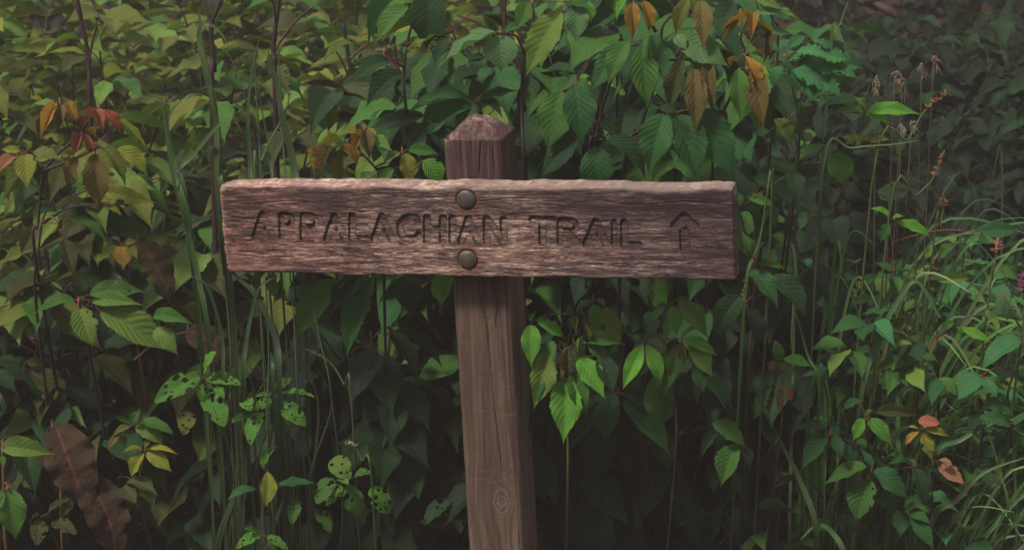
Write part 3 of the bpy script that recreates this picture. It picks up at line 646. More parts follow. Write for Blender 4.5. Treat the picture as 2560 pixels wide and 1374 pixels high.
for nm, yv, hub, lv in (
    ('bright green plant eaten full of holes under the left end of the board', .14, (508, 945),
     [(512, 930, 540, 880, .75), (500, 940, 386, 1004, .44), (515, 945, 602, 958, .46), (500, 958, 504, 1004, .55), (514, 985, 560, 1066, .66), (540, 958, 560, 995, .5), (470, 1028, 462, 1086, .78, 'ol'), (492, 930, 468, 940, .5), (495, 955, 455, 975, .6)]),
    ('second holed bright green plant, beside the tall grass below the board', .16, (690, 985),
     [(680, 1000, 636, 1024, .6), (655, 1030, 625, 1110, .55), (700, 1010, 764, 1064, .60), (690, 970, 728, 944, .6), (705, 985, 786, 990, .30), (680, 985, 640, 988, .36), (620, 1040, 575, 1056, .6), (700, 1020, 726, 1062, .55), (612, 1000, 628, 1024, .8)]),
    ('low holed green plant with rounded leaves left of the foot of the post', .18, (870, 1190),
     [(830, 1146, 876, 1196, .85, 'lg'), (868, 1212, 904, 1288, .60), (925, 1220, 976, 1282, .72), (858, 1218, 814, 1262, .66), (830, 1195, 790, 1258, .7, 'gr'), (885, 1190, 930, 1180, .5, 'gr'), (850, 1195, 870, 1210, .6), (745, 1250, 730, 1308, .62, 'gr'), (790, 1275, 826, 1330, .6, 'gr')]),
    ('small holed plant at the bottom edge between grass and post', .12, (660, 1340),
     [(650, 1335, 590, 1370, .5), (668, 1340, 720, 1374, .5), (640, 1325, 610, 1320, .5, 'gr'), (670, 1350, 690, 1400, .6)]),
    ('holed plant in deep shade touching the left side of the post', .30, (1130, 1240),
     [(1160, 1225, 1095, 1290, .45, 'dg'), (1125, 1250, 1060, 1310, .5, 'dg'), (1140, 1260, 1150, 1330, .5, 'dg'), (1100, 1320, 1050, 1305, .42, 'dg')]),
    ('dull green holed plant in the bottom left corner', .2, (105, 1290),
     [(100, 1300, 90, 1360, .7, 'do'), (120, 1285, 165, 1250, .6, 'do'), (135, 1300, 190, 1335, .55, 'do'), (95, 1285, 75, 1310, .6, 'do'), (180, 1250, 150, 1290, .6, 'do')])):
    plant('holed_plant', nm, 'plant', yv, [(hub, lv)], col='hb', kind='e', stem_col=GREEN, pet=GREEN, r=.002)
plant('herb', 'small smooth leaved green sapling low between the holed plants', 'plant', .15, [
    ((668, 1180), [(660, 1172, 697, 1108, .48, 'gr'), (668, 1178, 664, 1270, .50, 'yg', 'n'), (645, 1225, 564, 1250, .42, 'em', 'n'), (690, 1215, 792, 1206, .38, 'em', 'n')])],
    [[(668, 1180), (672, 1300), (676, 1400)]], stem_col=GREEN, r=.002)
plant('herb', 'dull green toothed leaves beside the brown dying dock leaf', 'plant', .24, [
    ((330, 1200), [(318, 1205, 402, 1240, .55, 'do'), (340, 1240, 372, 1312, .5, 'do'), (310, 1215, 345, 1265, .7, 'do'), (300, 1190, 276, 1168, .6, 'dg')])], r=.002)
plant('bramble', 'bramble leaves hanging just under the board left of the post', BR, .18, [
    ((840, 690), [(842, 700, 742, 852, .44, 'gr', 'o', -12), (880, 690, 832, 770, .40, 'gr', 'o', 30)]),
    ((925, 680), [(932, 694, 864, 908, .36, 'em', 'o', 10), (905, 690, 820, 800, .5, 'dg', 'o', 0)]),
    ((1095, 670), [(1098, 682, 1106, 768, .62, 'br', 'o', 0), (1000, 680, 974, 718, .4, 'lg'), (1010, 690, 1030, 800, .7, 'dg')]),
    ((680, 670), [(672, 684, 692, 756, .5, 'lg'), (610, 684, 640, 740, .4, 'gr')])],
    [[(1095, 668), (980, 640), (900, 660), (860, 780)], [(840, 690), (900, 660)], [(680, 670), (760, 640), (890, 655)]])
# middle, above the board
plant('bramble', 'bramble with reddish young leaves just above the board left of the post', BR, .16, [
    ((830, 358), [(845, 362, 782, 440, .3, 'og', 'y'), (842, 372, 805, 452, .44, 'bz', 'y'), (852, 368, 840, 470, .42, 'ol', 'o'), (845, 360, 898, 420, .34, 'og', 'y'), (830, 350, 812, 330, .15, 'og', 'y'), (860, 356, 800, 385, .2, 'yl', 'y')]),
    ((910, 325), [(905, 325, 886, 385, .5, 'og', 'y', 0), (915, 325, 926, 404, .5, 'bz', 'y', 0), (920, 322, 945, 345, .4, 'yg')]),
    ((870, 365), [(860, 345, 765, 408, .56, 'gr'), (900, 340, 850, 330, .6, 'yg'), (935, 345, 985, 380, .5, 'lg')]),
    ((1005, 385), [(1010, 384, 1032, 468, .58, 'yg', 'o', 0), (1000, 382, 955, 410, .42, 'lg'), (1022, 375, 1100, 385, .5, 'gr')]),
    ((1030, 430), [(1060, 400, 1108, 478, .7, 'br', 'o', 0), (985, 420, 960, 480, .6, 'gr'), (930, 430, 905, 480, .6, 'gr')])],
    [[(830, 358), (890, 375), (930, 410), (948, 440), (955, 520)], [(910, 325), (895, 360), (905, 390)], [(1005, 385), (965, 405), (935, 418)]], r=.003, pet=(.14, .09, .04))
plant('bramble', 'tall bramble with dark fan of leaves immediately left of the post top', BR, .30, [
    ((1190, 256), [(1186, 246, 1178, 186, .75, 'dg'), (1176, 250, 1000, 292, .34, 'em', 'o', 20), (1180, 262, 1018, 376, .46, 'em', 'o', 5), (1192, 262, 1130, 345, .60, 'em', 'o', 0), (1200, 250, 1300, 225, .34, 'dg'), (1200, 258, 1262, 300, .5, 'dg')]),
    ((1060, 300), [(1060, 290, 890, 340, .35, 'dg'), (1075, 310, 1010, 400, .5, 'dg'), (1080, 310, 1110, 390, .6, 'dg')])],
    [[(1190, 256), (1215, 320), (1225, 420), (1230, 600)], [(1060, 300), (1150, 330), (1222, 400)]])
plant('bramble', 'bramble with a big dark leaf hanging from the top edge left of centre', BR, .26, [
    ((1078, -30), [(1078, -25, 1068, 132, .66, 'dg', 'o', 0), (1050, -20, 1010, 60, .5, 'gr')]),
    ((1015, 15), [(1020, 18, 936, 118, .46, 'gr', 'o', 10), (1030, 10, 960, 20, .4, 'lg')]),
    ((1130, 82), [(1055, 66, 945, 112, .34, 'lg', 'o', 25), (1126, 84, 1000, 132, .30, 'lg', 'o', 25), (1120, 92, 1085, 165, .6, 'dg'), (1100, 60, 1160, 20, .5, 'gr')]),
    ((960, 140), [(880, 108, 800, 160, .5, 'ol', 'o', 20), (975, 150, 870, 215, .42, 'dg'), (1010, 185, 910, 275, .5, 'dg', 'o', 0)])],
    [[(1078, -30), (1030, 60), (1010, 190), (1020, 380)], [(1130, 82), (1020, 110)], [(960, 140), (1012, 170)]])
plant('bramble', 'bramble with a round pale crinkled leaf above and right of the post', BR, .22, [
    ((1250, 84), [(1252, 88, 1256, 186, .98, 'pa', 'o', 0), (1240, 82, 1085, 176, .34, 'pa', 'o', 25), (1262, 80, 1320, 60, .4, 'gr')]),
    ((1410, 28), [(1404, 30, 1310, 198, .46, 'lg', 'o', -8), (1450, 8, 1440, 112, .64, 'pa', 'o', 0), (1420, 20, 1490, 30, .35, 'gr')]),
    ((1330, 10), [(1320, 5, 1290, 80, .6, 'gr'), (1340, 0, 1370, -60, .6, 'gr'), (1468, 5, 1478, 60, .5, 'br')])],
    [[(1410, 28), (1350, 80), (1312, 130), (1305, 300), (1310, 460)], [(1250, 84), (1290, 90), (1312, 135)], [(1330, 10), (1335, 60), (1315, 120)]], r=.004, pet=(.15, .10, .05))
plant('bramble', 'bramble with long pleated leaves hanging in a fan right of the post top', BR, .16, [
    ((1595, 112), [(1560, 108, 1468, 238, .46, 'em', 'o', -10), (1572, 104, 1518, 222, .46, 'gr', 'o', 0), (1606, 116, 1622, 284, .46, 'gr', 'o', 5), (1632, 86, 1664, 216, .42, 'em', 'o', 10)]),
    ((1440, 212), [(1402, 228, 1368, 390, .60, 'gr', 'o', -5), (1438, 214, 1456, 372, .58, 'em', 'o', 5), (1450, 205, 1478, 190, .5, 'br'), (1420, 200, 1392, 180, .6, 'gr')]),
    ((1480, 330), [(1448, 338, 1340, 456, .48, 'dg', 'o', 0), (1486, 366, 1502, 490, .72, 'em', 'o', 0), (1520, 345, 1620, 456, .44, 'dg'), (1470, 340, 1440, 330, .6, 'dg')])],
    [[(1595, 112), (1500, 130), (1455, 175), (1435, 230), (1500, 260), (1490, 340), (1470, 420)], [(1440, 212), (1470, 160)], [(1480, 330), (1492, 300)]], r=.003, pet=(.14, .09, .05))
plant('bramble', 'bramble with bronze young leaves hanging from the top edge, upper right of centre', BR, .13, [
    ((1590, 0), [(1582, 8, 1578, 108, .44, 'og', 'y', 0), (1608, 2, 1622, 88, .40, 'og', 'y', 0), (1570, -5, 1540, 60, .3, 'br')]),
    ((1740, -8), [(1722, -5, 1688, 92, .40, 'ol', 'o', -10), (1752, 2, 1758, 134, .40, 'bz', 'o', 0), (1730, 0, 1735, 40, .5, 'yg')]),
    ((1720, 150), [(1736, 172, 1738, 345, .36, 'bz', 'o', 0), (1772, 150, 1784, 295, .30, 'bz', 'o', 10), (1708, 146, 1668, 290, .36, 'do', 'o', 0), (1700, 100, 1830, 170, .55, 'pa', 'o', 25), (1690, 90, 1720, 130, .7, 'pa')]),
    ((1680, 285), [(1662, 285, 1616, 440, .58, 'em', 'o', -5), (1692, 288, 1744, 462, .54, 'em', 'o', 5), (1742, 274, 1842, 454, .52, 'em', 'o', 15), (1690, 280, 1640, 270, .5, 'dg'), (1700, 300, 1700, 400, .7, 'dg')])],
    [[(1740, -8), (1660, 60), (1655, 130), (1640, 200), (1600, 320), (1560, 430)], [(1590, 0), (1640, 80)], [(1720, 150), (1650, 150)], [(1680, 285), (1625, 250)]], r=.004, pet=(.17, .07, .05))
plant('bramble', 'bramble with curled orange tips at the right edge of the tall leaves', BR, .11, [
    ((1870, 45), [(1868, 42, 1846, 72, .35, 'og', 'y'), (1884, 34, 1874, 112, .42, 'og', 'y', 0), (1912, 66, 1908, 168, .24, 'bz', 'y'), (1850, 58, 1790, 82, .14, 'og', 'y'), (1845, 62, 1800, 112, .14, 'og', 'y'), (1870, 62, 1940, 100, .10, 'yl', 'y')]),
    ((1866, 135), [(1862, 140, 1886, 226, .42, 'og', 'y', 0), (1848, 145, 1826, 170, .2, 'og', 'y'), (1876, 135, 1910, 150, .2, 'yg', 'y')]),
    ((1865, 175), [(1846, 172, 1852, 306, .42, 'gr', 'o', 0), (1896, 176, 1912, 330, .42, 'bz', 'o', 15), (1880, 160, 1930, 195, .4, 'yl', 'o'), (1905, 230, 1895, 345, .3, 'lg')])],
    [[(1870, 45), (1852, 95), (1866, 135), (1862, 180), (1800, 300), (1780, 440)]], r=.003, stem_col=(.05, .034, .024), pet=(.2, .12, .06))
# right side
plant('mugwort', 'blue green plant with jagged feathery leaves, upper right beside the dark hollow', 'plant', .18, [
    ((1965, 150), [(1960, 150, 2050, 118, .55, 'te', 'l', 20), (1990, 160, 2172, 168, .50, 'te', 'l', 25), (1980, 175, 2096, 236, .62, 'te', 'l', 10), (1965, 175, 2000, 232, .75, 'te', 'l', 0), (1950, 165, 1930, 226, .75, 'te', 'l', 0), (1945, 130, 1915, 95, .6, 'te', 'l'), (2030, 185, 2110, 246, .55, 'te', 'l', 10), (1970, 120, 2020, 88, .7, 'te', 'l', 20), (2040, 140, 2130, 150, .6, 'te', 'l', 20), (1990, 130, 2075, 140, .55, 'te', 'l', 5), (2000, 200, 2045, 262, .6, 'te', 'l', 0), (2070, 165, 2150, 200, .5, 'te', 'l', 5), (1950, 140, 1985, 190, .7, 'te', 'l', 0), (2030, 100, 2090, 130, .5, 'te', 'l', 0)])],
    [[(1965, 150), (1985, 240), (1995, 400)]], stem_col=(.035, .05, .024), r=.003)
plant('herb', 'plant with smooth lance shaped leaves by the top edge before the dark hollow', 'plant', .42, [
    ((1900, 40), [(1885, 34, 1968, 26, .28, 'pa', 'n', 30), (1905, 72, 1982, 86, .26, 'pa', 'n', 30), (1880, -10, 1960, 25, .3, 'lg', 'n', 20), (1890, 0, 1875, 25, .4, 'gr', 'n')])],
    [[(1900, 10), (1935, 60), (1940, 200)]], stem_col=(.045, .06, .027), r=.003)
plant('bramble', 'bramble with one bright sunlit spray pointing right across the dark hollow', BR, .26, [
    ((2162, 284), [(2170, 280, 2312, 286, .32, 'br', 'o', 10), (2158, 282, 2074, 284, .40, 'lg', 'o', 5), (2164, 286, 2240, 318, .4, 'br', 'o', 0), (2160, 276, 2130, 240, .6, 'gr'), (2166, 270, 2150, 250, .6, 'gr'), (2140, 250, 2050, 268, .4, 'em'), (2090, 290, 2085, 318, .6, 'dg')]),
    ((2168, 356), [(2160, 356, 2106, 366, .32, 'yl', 'o', 8), (2172, 354, 2230, 348, .42, 'yg', 'o', 5), (2175, 360, 2150, 350, .4, 'yg')]),
    ((2065, 378), [(2056, 372, 1978, 414, .45, 'gr', 'o', 15), (2078, 384, 2114, 474, .74, 'gr', 'o', 10), (2060, 362, 2090, 330, .5, 'dg'), (2090, 375, 2150, 420, .5, 'dg')]),
    ((1960, 310), [(1935, 300, 1985, 362, .56, 'lg', 'o', 10), (2000, 300, 1960, 250, .5, 'em'), (1920, 330, 1875, 330, .6, 'pa'), (1990, 280, 2040, 262, .4, 'gr')])],
    [[(2162, 284), (2090, 340), (2040, 390), (1990, 470), (1960, 620)], [(1960, 310), (1990, 350), (2000, 430)]], r=.003)
plant('bramble', 'dark green bramble with drooping leaves off the right end of the board', BR, .16, [
    ((1890, 655), [(1878, 676, 1950, 780, .46, 'em', 'o', 0), (1928, 690, 2022, 802, .44, 'dg', 'o', 0), (1875, 645, 1852, 575, .5, 'gr'), (1880, 640, 1915, 600, .6, 'dg'), (1895, 660, 1970, 672, .3, 'gr')]),
    ((1850, 520), [(1848, 515, 1838, 470, .6, 'gr'), (1866, 490, 1948, 518, .35, 'gr', 'o', 20), (1854, 530, 1888, 590, .35, 'gr'), (1980, 430, 2000, 510, .60, 'dg'), (1930, 470, 1870, 440, .5, 'dg')]),
    ((1860, 760), [(1850, 740, 1780, 860, .5, 'dg'), (1870, 770, 1900, 880, .45, 'vd')])],
    [[(1850, 520), (1868, 600), (1890, 655), (1880, 800), (1870, 960)], [(1860, 760), (1882, 740)]], r=.003)
plant('vine', 'vine with curled bronze new leaves immediately right of the post below the board', 'plant', .06, [
    ((1330, 804), [(1328, 812, 1330, 926, .48, 'br', 'o', 0), (1342, 800, 1418, 848, .42, 'br', 'o', 15), (1322, 800, 1342, 776, .5, 'gr')]),
    ((1440, 786), [(1436, 790, 1424, 830, .3, 'ol', 'y'), (1442, 790, 1440, 842, .4, 'ol', 'y'), (1450, 790, 1466, 872, .22, 'ol', 'y'), (1430, 786, 1405, 800, .22, 'ol', 'y'), (1452, 785, 1475, 815, .2, 'ol', 'y')]),
    ((1482, 752), [(1478, 753, 1440, 782, .5, 'lg', 'n'), (1484, 760, 1500, 836, .56, 'br', 'o', 0), (1512, 768, 1548, 890, .44, 'ol', 'o', 5), (1492, 748, 1514, 764, .5, 'ol', 'n')]),
    ((1410, 880), [(1400, 905, 1398, 966, .42, 'bz', 'y', 0), (1422, 870, 1424, 940, .34, 'bz', 'y'), (1432, 862, 1444, 880, .4, 'lg', 'y'), (1418, 866, 1395, 870, .3, 'ol', 'y')]),
    ((1420, 900), [(1410, 942, 1406, 1116, .50, 'br', 'o', 0), (1446, 898, 1514, 1002, .52, 'br', 'o', 10), (1365, 880, 1330, 1030, .46, 'lg', 'o', -15), (1500, 890, 1535, 990, .60, 'dg'), (1452, 850, 1570, 862, .36, 'gr', 'o', 20), (1380, 850, 1352, 960, .5, 'gr', 'o', 0), (1470, 860, 1530, 930, .5, 'gr', 'o', 0), (1430, 930, 1470, 1050, .46, 'gr', 'o', 8), (1350, 930, 1345, 1010, .5, 'em')])],
    [[(1482, 752), (1440, 790), (1420, 850), (1408, 900), (1412, 1010), (1420, 1150)], [(1330, 804), (1370, 786), (1432, 784)]], r=.0022, stem_col=(.12, .14, .05), pet=(.13, .10, .05))
plant('vine', 'vine sprigs of bright narrow green leaves in the shade below the right arm', 'plant', .07, [
    ((1676, 760), [(1668, 757, 1624, 714, .42, 'br', 'n'), (1662, 764, 1622, 808, .36, 'br', 'n'), (1682, 764, 1690, 840, .54, 'br', 'n', 0), (1698, 752, 1772, 852, .46, 'lg', 'o', 10), (1690, 750, 1730, 750, .3, 'gr')]),
    ((1612, 856), [(1606, 858, 1554, 974, .36, 'br', 'n', -8), (1616, 860, 1654, 962, .40, 'br', 'n', 5), (1620, 852, 1670, 870, .3, 'lg', 'n')]),
    ((1705, 845), [(1694, 860, 1684, 964, .42, 'gr', 'o', 0), (1724, 862, 1786, 948, .52, 'lg', 'o', 8), (1715, 846, 1800, 892, .36, 'br', 'o', 15), (1706, 840, 1760, 816, .36, 'br', 'n'), (1704, 850, 1712, 910, .4, 'bz', 'y'), (1660, 880, 1660, 1000, .5, 'gr', 'o', 0), (1740, 900, 1760, 990, .5, 'em', 'o', 0), (1590, 880, 1590, 960, .5, 'em', 'o', 0)])],
    [[(1676, 760), (1650, 830), (1660, 850), (1680, 960), (1690, 1100)], [(1612, 856), (1655, 848)], [(1705, 845), (1662, 848)]], r=.002, stem_col=(.12, .12, .05))
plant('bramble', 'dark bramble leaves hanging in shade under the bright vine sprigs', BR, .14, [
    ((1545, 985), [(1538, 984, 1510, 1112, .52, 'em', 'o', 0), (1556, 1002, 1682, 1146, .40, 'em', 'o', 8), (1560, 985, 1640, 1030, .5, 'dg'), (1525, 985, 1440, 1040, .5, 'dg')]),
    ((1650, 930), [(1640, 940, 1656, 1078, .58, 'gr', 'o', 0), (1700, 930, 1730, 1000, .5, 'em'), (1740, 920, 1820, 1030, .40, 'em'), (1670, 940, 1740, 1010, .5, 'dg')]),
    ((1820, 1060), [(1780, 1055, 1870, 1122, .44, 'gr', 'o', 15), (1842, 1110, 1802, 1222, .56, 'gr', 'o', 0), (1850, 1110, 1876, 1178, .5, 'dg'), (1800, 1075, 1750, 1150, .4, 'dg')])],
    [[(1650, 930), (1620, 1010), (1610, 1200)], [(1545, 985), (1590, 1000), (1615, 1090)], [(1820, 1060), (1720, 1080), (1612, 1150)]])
plant('bramble', 'green bramble with toothed leaves low at the right', BR, .16, [
    ((2178, 1180), [(2166, 1166, 2052, 1214, .50, 'gr', 'o', 15), (2176, 1198, 2140, 1314, .66, 'gr', 'o', 0), (2184, 1176, 2276, 1250, .52, 'em', 'o', 8), (2180, 1165, 2150, 1120, .5, 'em')]),
    ((2164, 1050), [(2160, 1046, 2130, 1104, .56, 'br', 'o', 0), (2168, 1048, 2234, 1116, .48, 'br', 'o', 8), (2160, 1040, 2186, 1022, .6, 'gr'), (2190, 1030, 2300, 1040, .36, 'do', 'o', 20), (2150, 1000, 2100, 1030, .5, 'em')]),
    ((2076, 1086), [(2068, 1090, 2002, 1178, .50, 'em', 'o', 0), (2086, 1090, 2108, 1146, .60, 'em', 'o', 0), (2070, 1080, 1970, 1080, .36, 'dg')]),
    ((2285, 1165), [(2290, 1170, 2318, 1266, .52, 'dg', 'o', 0), (2310, 1168, 2380, 1226, .36, 'dg'), (2270, 1160, 2215, 1160, .4, 'em')])],
    [[(2164, 1050), (2170, 1110), (2178, 1180), (2185, 1300), (2190, 1420)], [(2076, 1086), (2130, 1110), (2176, 1160)], [(2285, 1165), (2230, 1180), (2182, 1240)]], r=.003)
plant('bramble', 'bramble sprig with yellow and pink leaves above the low green bramble, at right', BR, .13, [
    ((2304, 1075), [(2298, 1078, 2262, 1114, .34, 'og', 'n'), (2306, 1082, 2332, 1154, .50, 'yg', 'o', 0), (2312, 1074, 2378, 1092, .36, 'yg', 'o', 15), (2308, 1070, 2338, 1050, .5, 'yg', 'n'), (2296, 1072, 2266, 1066, .3, 'yg', 'n')]),
    ((2320, 1050), [(2296, 1052, 2350, 1058, .62, 'rd', 'r', 10)]),
    ((2345, 1160), [(2348, 1164, 2420, 1216, .50, 'pk', 'o', 10), (2345, 1150, 2385, 1166, .5, 'pk', 'n'), (2335, 1150, 2330, 1125, .4, 'bz')])],
    [[(2304, 1075), (2320, 1130), (2330, 1200), (2320, 1400)], [(2320, 1050), (2310, 1090)]], r=.002)
plant('bramble', 'little bramble in the lower right with three small leaves near the bottom edge', BR, .2, [
    ((2262, 1270), [(2252, 1274, 2250, 1346, .68, 'em', 'o', 0), (2276, 1276, 2332, 1312, .5, 'em'), (2282, 1288, 2340, 1380, .42, 'em', 'o', 10), (2268, 1264, 2330, 1286, .5, 'gr')])], r=.002)
plant('herb', 'herb with broad blue green opposite leaves at the right edge of the picture', 'plant', .2, [
    ((2560, 850), [(2556, 850, 2458, 914, .52, 'te', 'r', 10), (2570, 860, 2600, 930, .5, 'te', 'r')]),
    ((2450, 940), [(2452, 940, 2392, 996, .80, 'te', 'r', 5), (2460, 950, 2492, 990, .6, 'te', 'r')]),
    ((2510, 740), [(2508, 738, 2490, 770, .5, 'pa', 'r'), (2490, 745, 2520, 800, .5, 'pa', 'r'), (2530, 745, 2570, 770, .4, 'te', 'r')]),
    ((2530, 1060), [(2525, 1060, 2450, 1042, .5, 'em', 'r'), (2535, 1062, 2575, 1030, .5, 'em', 'r'), (2535, 1070, 2575, 1096, .5, 'gr', 'r')])],
    [[(2510, 740), (2540, 800), (2560, 850), (2520, 980), (2530, 1060), (2540, 1400)]], stem_col=GREEN, r=.003)
plant('herb', 'herb with small bright leaves right of and below the end of the board', 'plant', .14, [
    ((1950, 902), [(1946, 898, 1938, 850, .62, 'gr', 'r', 0), (1956, 898, 2030, 916, .40, 'br', 'n', 15), (1950, 910, 1990, 935, .5, 'gr', 'r'), (1940, 905, 1925, 930, .5, 'bz', 'r')]),
    ((1960, 960), [(1966, 965, 1978, 1000, .6, 'rd', 'r'), (1950, 970, 1945, 1035, .4, 'bz', 'o'), (1935, 965, 1905, 1000, .4, 'do')])],
    [[(1950, 902), (1955, 960), (1950, 1100)]], r=.002, stem_col=(.14, .05, .04))
plant('herb', 'herb with spread green leaves in the grass right of the board', 'plant', .24, [
    ((2235, 680), [(2230, 676, 2185, 655, .5, 'gr', 'o'), (2232, 682, 2180, 705, .5, 'em'), (2240, 690, 2250, 735, .45, 'gr'), (2245, 678, 2300, 688, .34, 'em'), (2238, 672, 2260, 640, .5, 'em')]),
    ((2220, 545), [(2225, 545, 2165, 520, .4, 'br'), (2230, 550, 2262, 540, .5, 'lg'), (2222, 560, 2200, 610, .62, 'em'), (2240, 555, 2330, 590, .34, 'br', 'n')]),
    ((2340, 700), [(2345, 705, 2430, 695, .36, 'lg', 'n', 20), (2350, 640, 2395, 610, .6, 'gr'), (2330, 620, 2310, 650, .6, 'lg')]),
    ((2455, 580), [(2450, 580, 2540, 575, .5, 'em', 'r', 20), (2450, 590, 2470, 610, .5, 'em', 'r')]),
    ((2280, 900), [(2275, 870, 2270, 930, .5, 'gr'), (2290, 880, 2350, 905, .5, 'gr'), (2400, 820, 2480, 855, .34, 'br', 'n', 10), (2390, 815, 2400, 850, .4, 'br', 'n'), (2385, 805, 2345, 830, .4, 'gr', 'n')])],
    [[(2220, 545), (2232, 620), (2235, 680), (2280, 880), (2285, 1000)]], r=.0025, stem_col=(.13, .06, .05))

# ------------------------------------------------------------------ the thicket: whole plants placed on the ground
def in_view(v, m=420):
    x, y = proj(v); return -m < x < 2560+m and -m < y < 1374+m
def shrub(name, label, cat, x, y, h, nodes, size, cols, group, kinds='f', lo=.35, droop=(.2, .9), stem_col=BARK, wr=(.45, .62), r=.004, side=None, tri=True):
    z0 = ground_at(x, y); base = Vector((x, y, z0-.01)); th = thing(name, label, cat, base, group); tb, tp = Tubes(), Tubes()
    lean = Vector((U(-.12, .12), U(-.18, .06), 0))
    spine = [base, base+Vector((U(-.03, .03), U(-.03, .03), h*.35))+lean*.3*h, base+Vector((U(-.04, .04), U(-.04, .04), h*.7))+lean*.8*h, base+Vector((0, 0, h))+lean*1.6*h]
    sp = smooth_line(spine, 8); tb.add(spine, r*1.3, r*.4, 5); a = U(0, 6.28); n = 0
    for k in range(nodes):
        f = lo+(1-lo)*(k+U(0, .8))/nodes; p = sp[min(len(sp)-1, int(f*(len(sp)-1)))]; a += 2.4+U(-.5, .5)
        if side is not None and random.random() < .6: a = side+U(-1.1, 1.1)
        out = Vector((math.cos(a), math.sin(a), 0)); pl = U(.05, .13)*(1.15-.5*f)
        hub = p+out*pl+Vector((0, 0, U(.0, .06)))
        if not in_view(hub): continue
        tp.add([p, p.lerp(hub, .6)+Vector((0, 0, .012)), hub], r*.4, r*.25, 4)
        for j in ((0, -1, 1) if tri else (0,)):
            d = Matrix.Rotation(j*U(.8, 1.25), 3, 'Z') @ out; dz = -U(*droop)
            d = (d+Vector((0, 0, dz))).normalized(); ln = size*U(.75, 1.25)*(1 if j == 0 else .85)
            B = hub+d*.006; T_ = B+d*ln
            N = Vector((0, 0, 1))*.9+out*.45+Vector((U(-.35, .35), U(-.35, .35), 0))
            c = random.choice(cols); add_leaf(th, B, T_, ln*U(*wr), N, random.choice(kinds), K[c]); n += 1
    tb.build('stem', th, stem_col); stuff(tp.build('petioles', th, (stem_col[0]*1.3, stem_col[1]*1.2, stem_col[2])))
    return th
FW = lambda y: (y+D)*2560/F/2     # half width of the view at depth y
def field(name, label, group, xr, yr, nx, ny, hf, nodes, size, cols, **kw):
    """rows of shrubs standing between two depths; xr in fractions of the half view"""
    for j in range(ny):
        y = yr[0]+(yr[1]-yr[0])*(j+.5)/ny
        for i in range(nx):
            yy = y+U(-.5, .5)*(yr[1]-yr[0])/ny; x = FW(yy)*(xr[0]+(xr[1]-xr[0])*(i+U(.1, .9))/nx)
            shrub(name, label, 'shrub', x, yy, hf*U(.85, 1.12), nodes, size, cols, group, **kw)
random.seed(11)
L1 = ['ol', 'lg', 'ol', 'gr', 'yg', 'lg', 'do', 'ol']
CAMW = -math.pi/2                                      # the side open to the trail: leaves turn that way for light
def field(name, labels, xr, yr, nx, ny, hf, nodes, size, cols, **kw):
    """rows of shrubs standing between two depths; xr in fractions of the half view; labels: [(limit in fractions, label)]"""
    for j in range(ny):
        y = yr[0]+(yr[1]-yr[0])*(j+.5)/ny
        for i in range(nx):
            yy = y+U(-.5, .5)*(yr[1]-yr[0])/ny; fx = xr[0]+(xr[1]-xr[0])*(i+U(.1, .9))/nx
            lab = next(l for lim, l in labels if fx <= lim)
            shrub(name, lab, 'shrub', FW(yy)*fx, yy, hf*U(.85, 1.12), nodes, size, cols, lab.replace('shrub ', 'shrubs ', 1), **kw)
field('leafy_shrub', [(-.72, 'yellow green shrub in the bright thicket above the red leaved bramble'), (-.4, 'yellow green shrub in the bright thicket above the tall grass'), (9, 'yellow green shrub in the bright thicket above the middle of the left arm')], (-1.15, .0), (1.5, 4.6), 10, 6, 1.27, 17, .140, L1, lo=.5, droop=(-.15, .30))
field('leafy_shrub', [(-.6, 'olive shrub crowding the left edge of the picture beside the board'), (9, 'olive shrub standing close behind the left arm of the board')], (-1.15, -.12), (.55, 1.4), 8, 3, 1.12, 17, .13, ['do', 'ol', 'gr', 'do', 'dg', 'lg'], lo=.35, droop=(.2, .9), side=CAMW)
field('leafy_shrub', [(.12, 'dark green shrub standing right behind the top of the post'), (9, 'dark green shrub standing close behind the right arm of the board')], (-.12, .46), (.5, 1.3), 7, 3, 1.30, 14, .15, ['dg', 'em', 'dg', 'gr'], lo=.40, droop=(.4, 1.3), side=CAMW)
field('leafy_shrub', [(9, 'bright green shrub seen through gaps far behind the post')], (-.1, .5), (1.6, 4.5), 6, 3, 1.22, 15, .12, ['lg', 'gr', 'em', 'gr'], lo=.5, droop=(0, .6), side=CAMW)
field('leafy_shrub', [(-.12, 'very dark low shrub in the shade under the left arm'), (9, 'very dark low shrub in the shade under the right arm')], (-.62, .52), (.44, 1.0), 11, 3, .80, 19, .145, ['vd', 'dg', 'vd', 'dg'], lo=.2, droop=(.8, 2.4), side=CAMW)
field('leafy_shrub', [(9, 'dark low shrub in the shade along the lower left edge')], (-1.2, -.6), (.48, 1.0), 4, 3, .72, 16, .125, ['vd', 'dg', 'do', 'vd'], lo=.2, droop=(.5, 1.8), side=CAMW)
field('leafy_shrub', [(.8, 'low mixed green shrub in the grass near the end of the right arm'), (9, 'low mixed green shrub in the grass by the right edge')], (.50, 1.15), (.40, 1.6), 10, 4, .78, 26, .070, ['em', 'gr', 'gr', 'dg', 'em', 'te', 'lg'], lo=.2, droop=(-.1, .8), kinds='ffn', side=CAMW)
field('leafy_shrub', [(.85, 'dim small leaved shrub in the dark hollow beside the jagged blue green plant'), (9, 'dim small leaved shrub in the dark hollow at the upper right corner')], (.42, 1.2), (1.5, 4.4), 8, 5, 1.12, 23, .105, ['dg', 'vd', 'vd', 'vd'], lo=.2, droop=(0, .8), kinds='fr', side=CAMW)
field('leafy_shrub', [(9, 'shadowed shrub at the very back against the rising bank')], (-1.1, 1.15), (4.6, 6.6), 15, 4, 1.65, 22, .15, ['vd', 'vd', 'dg', 'vd'], lo=.2, side=CAMW)
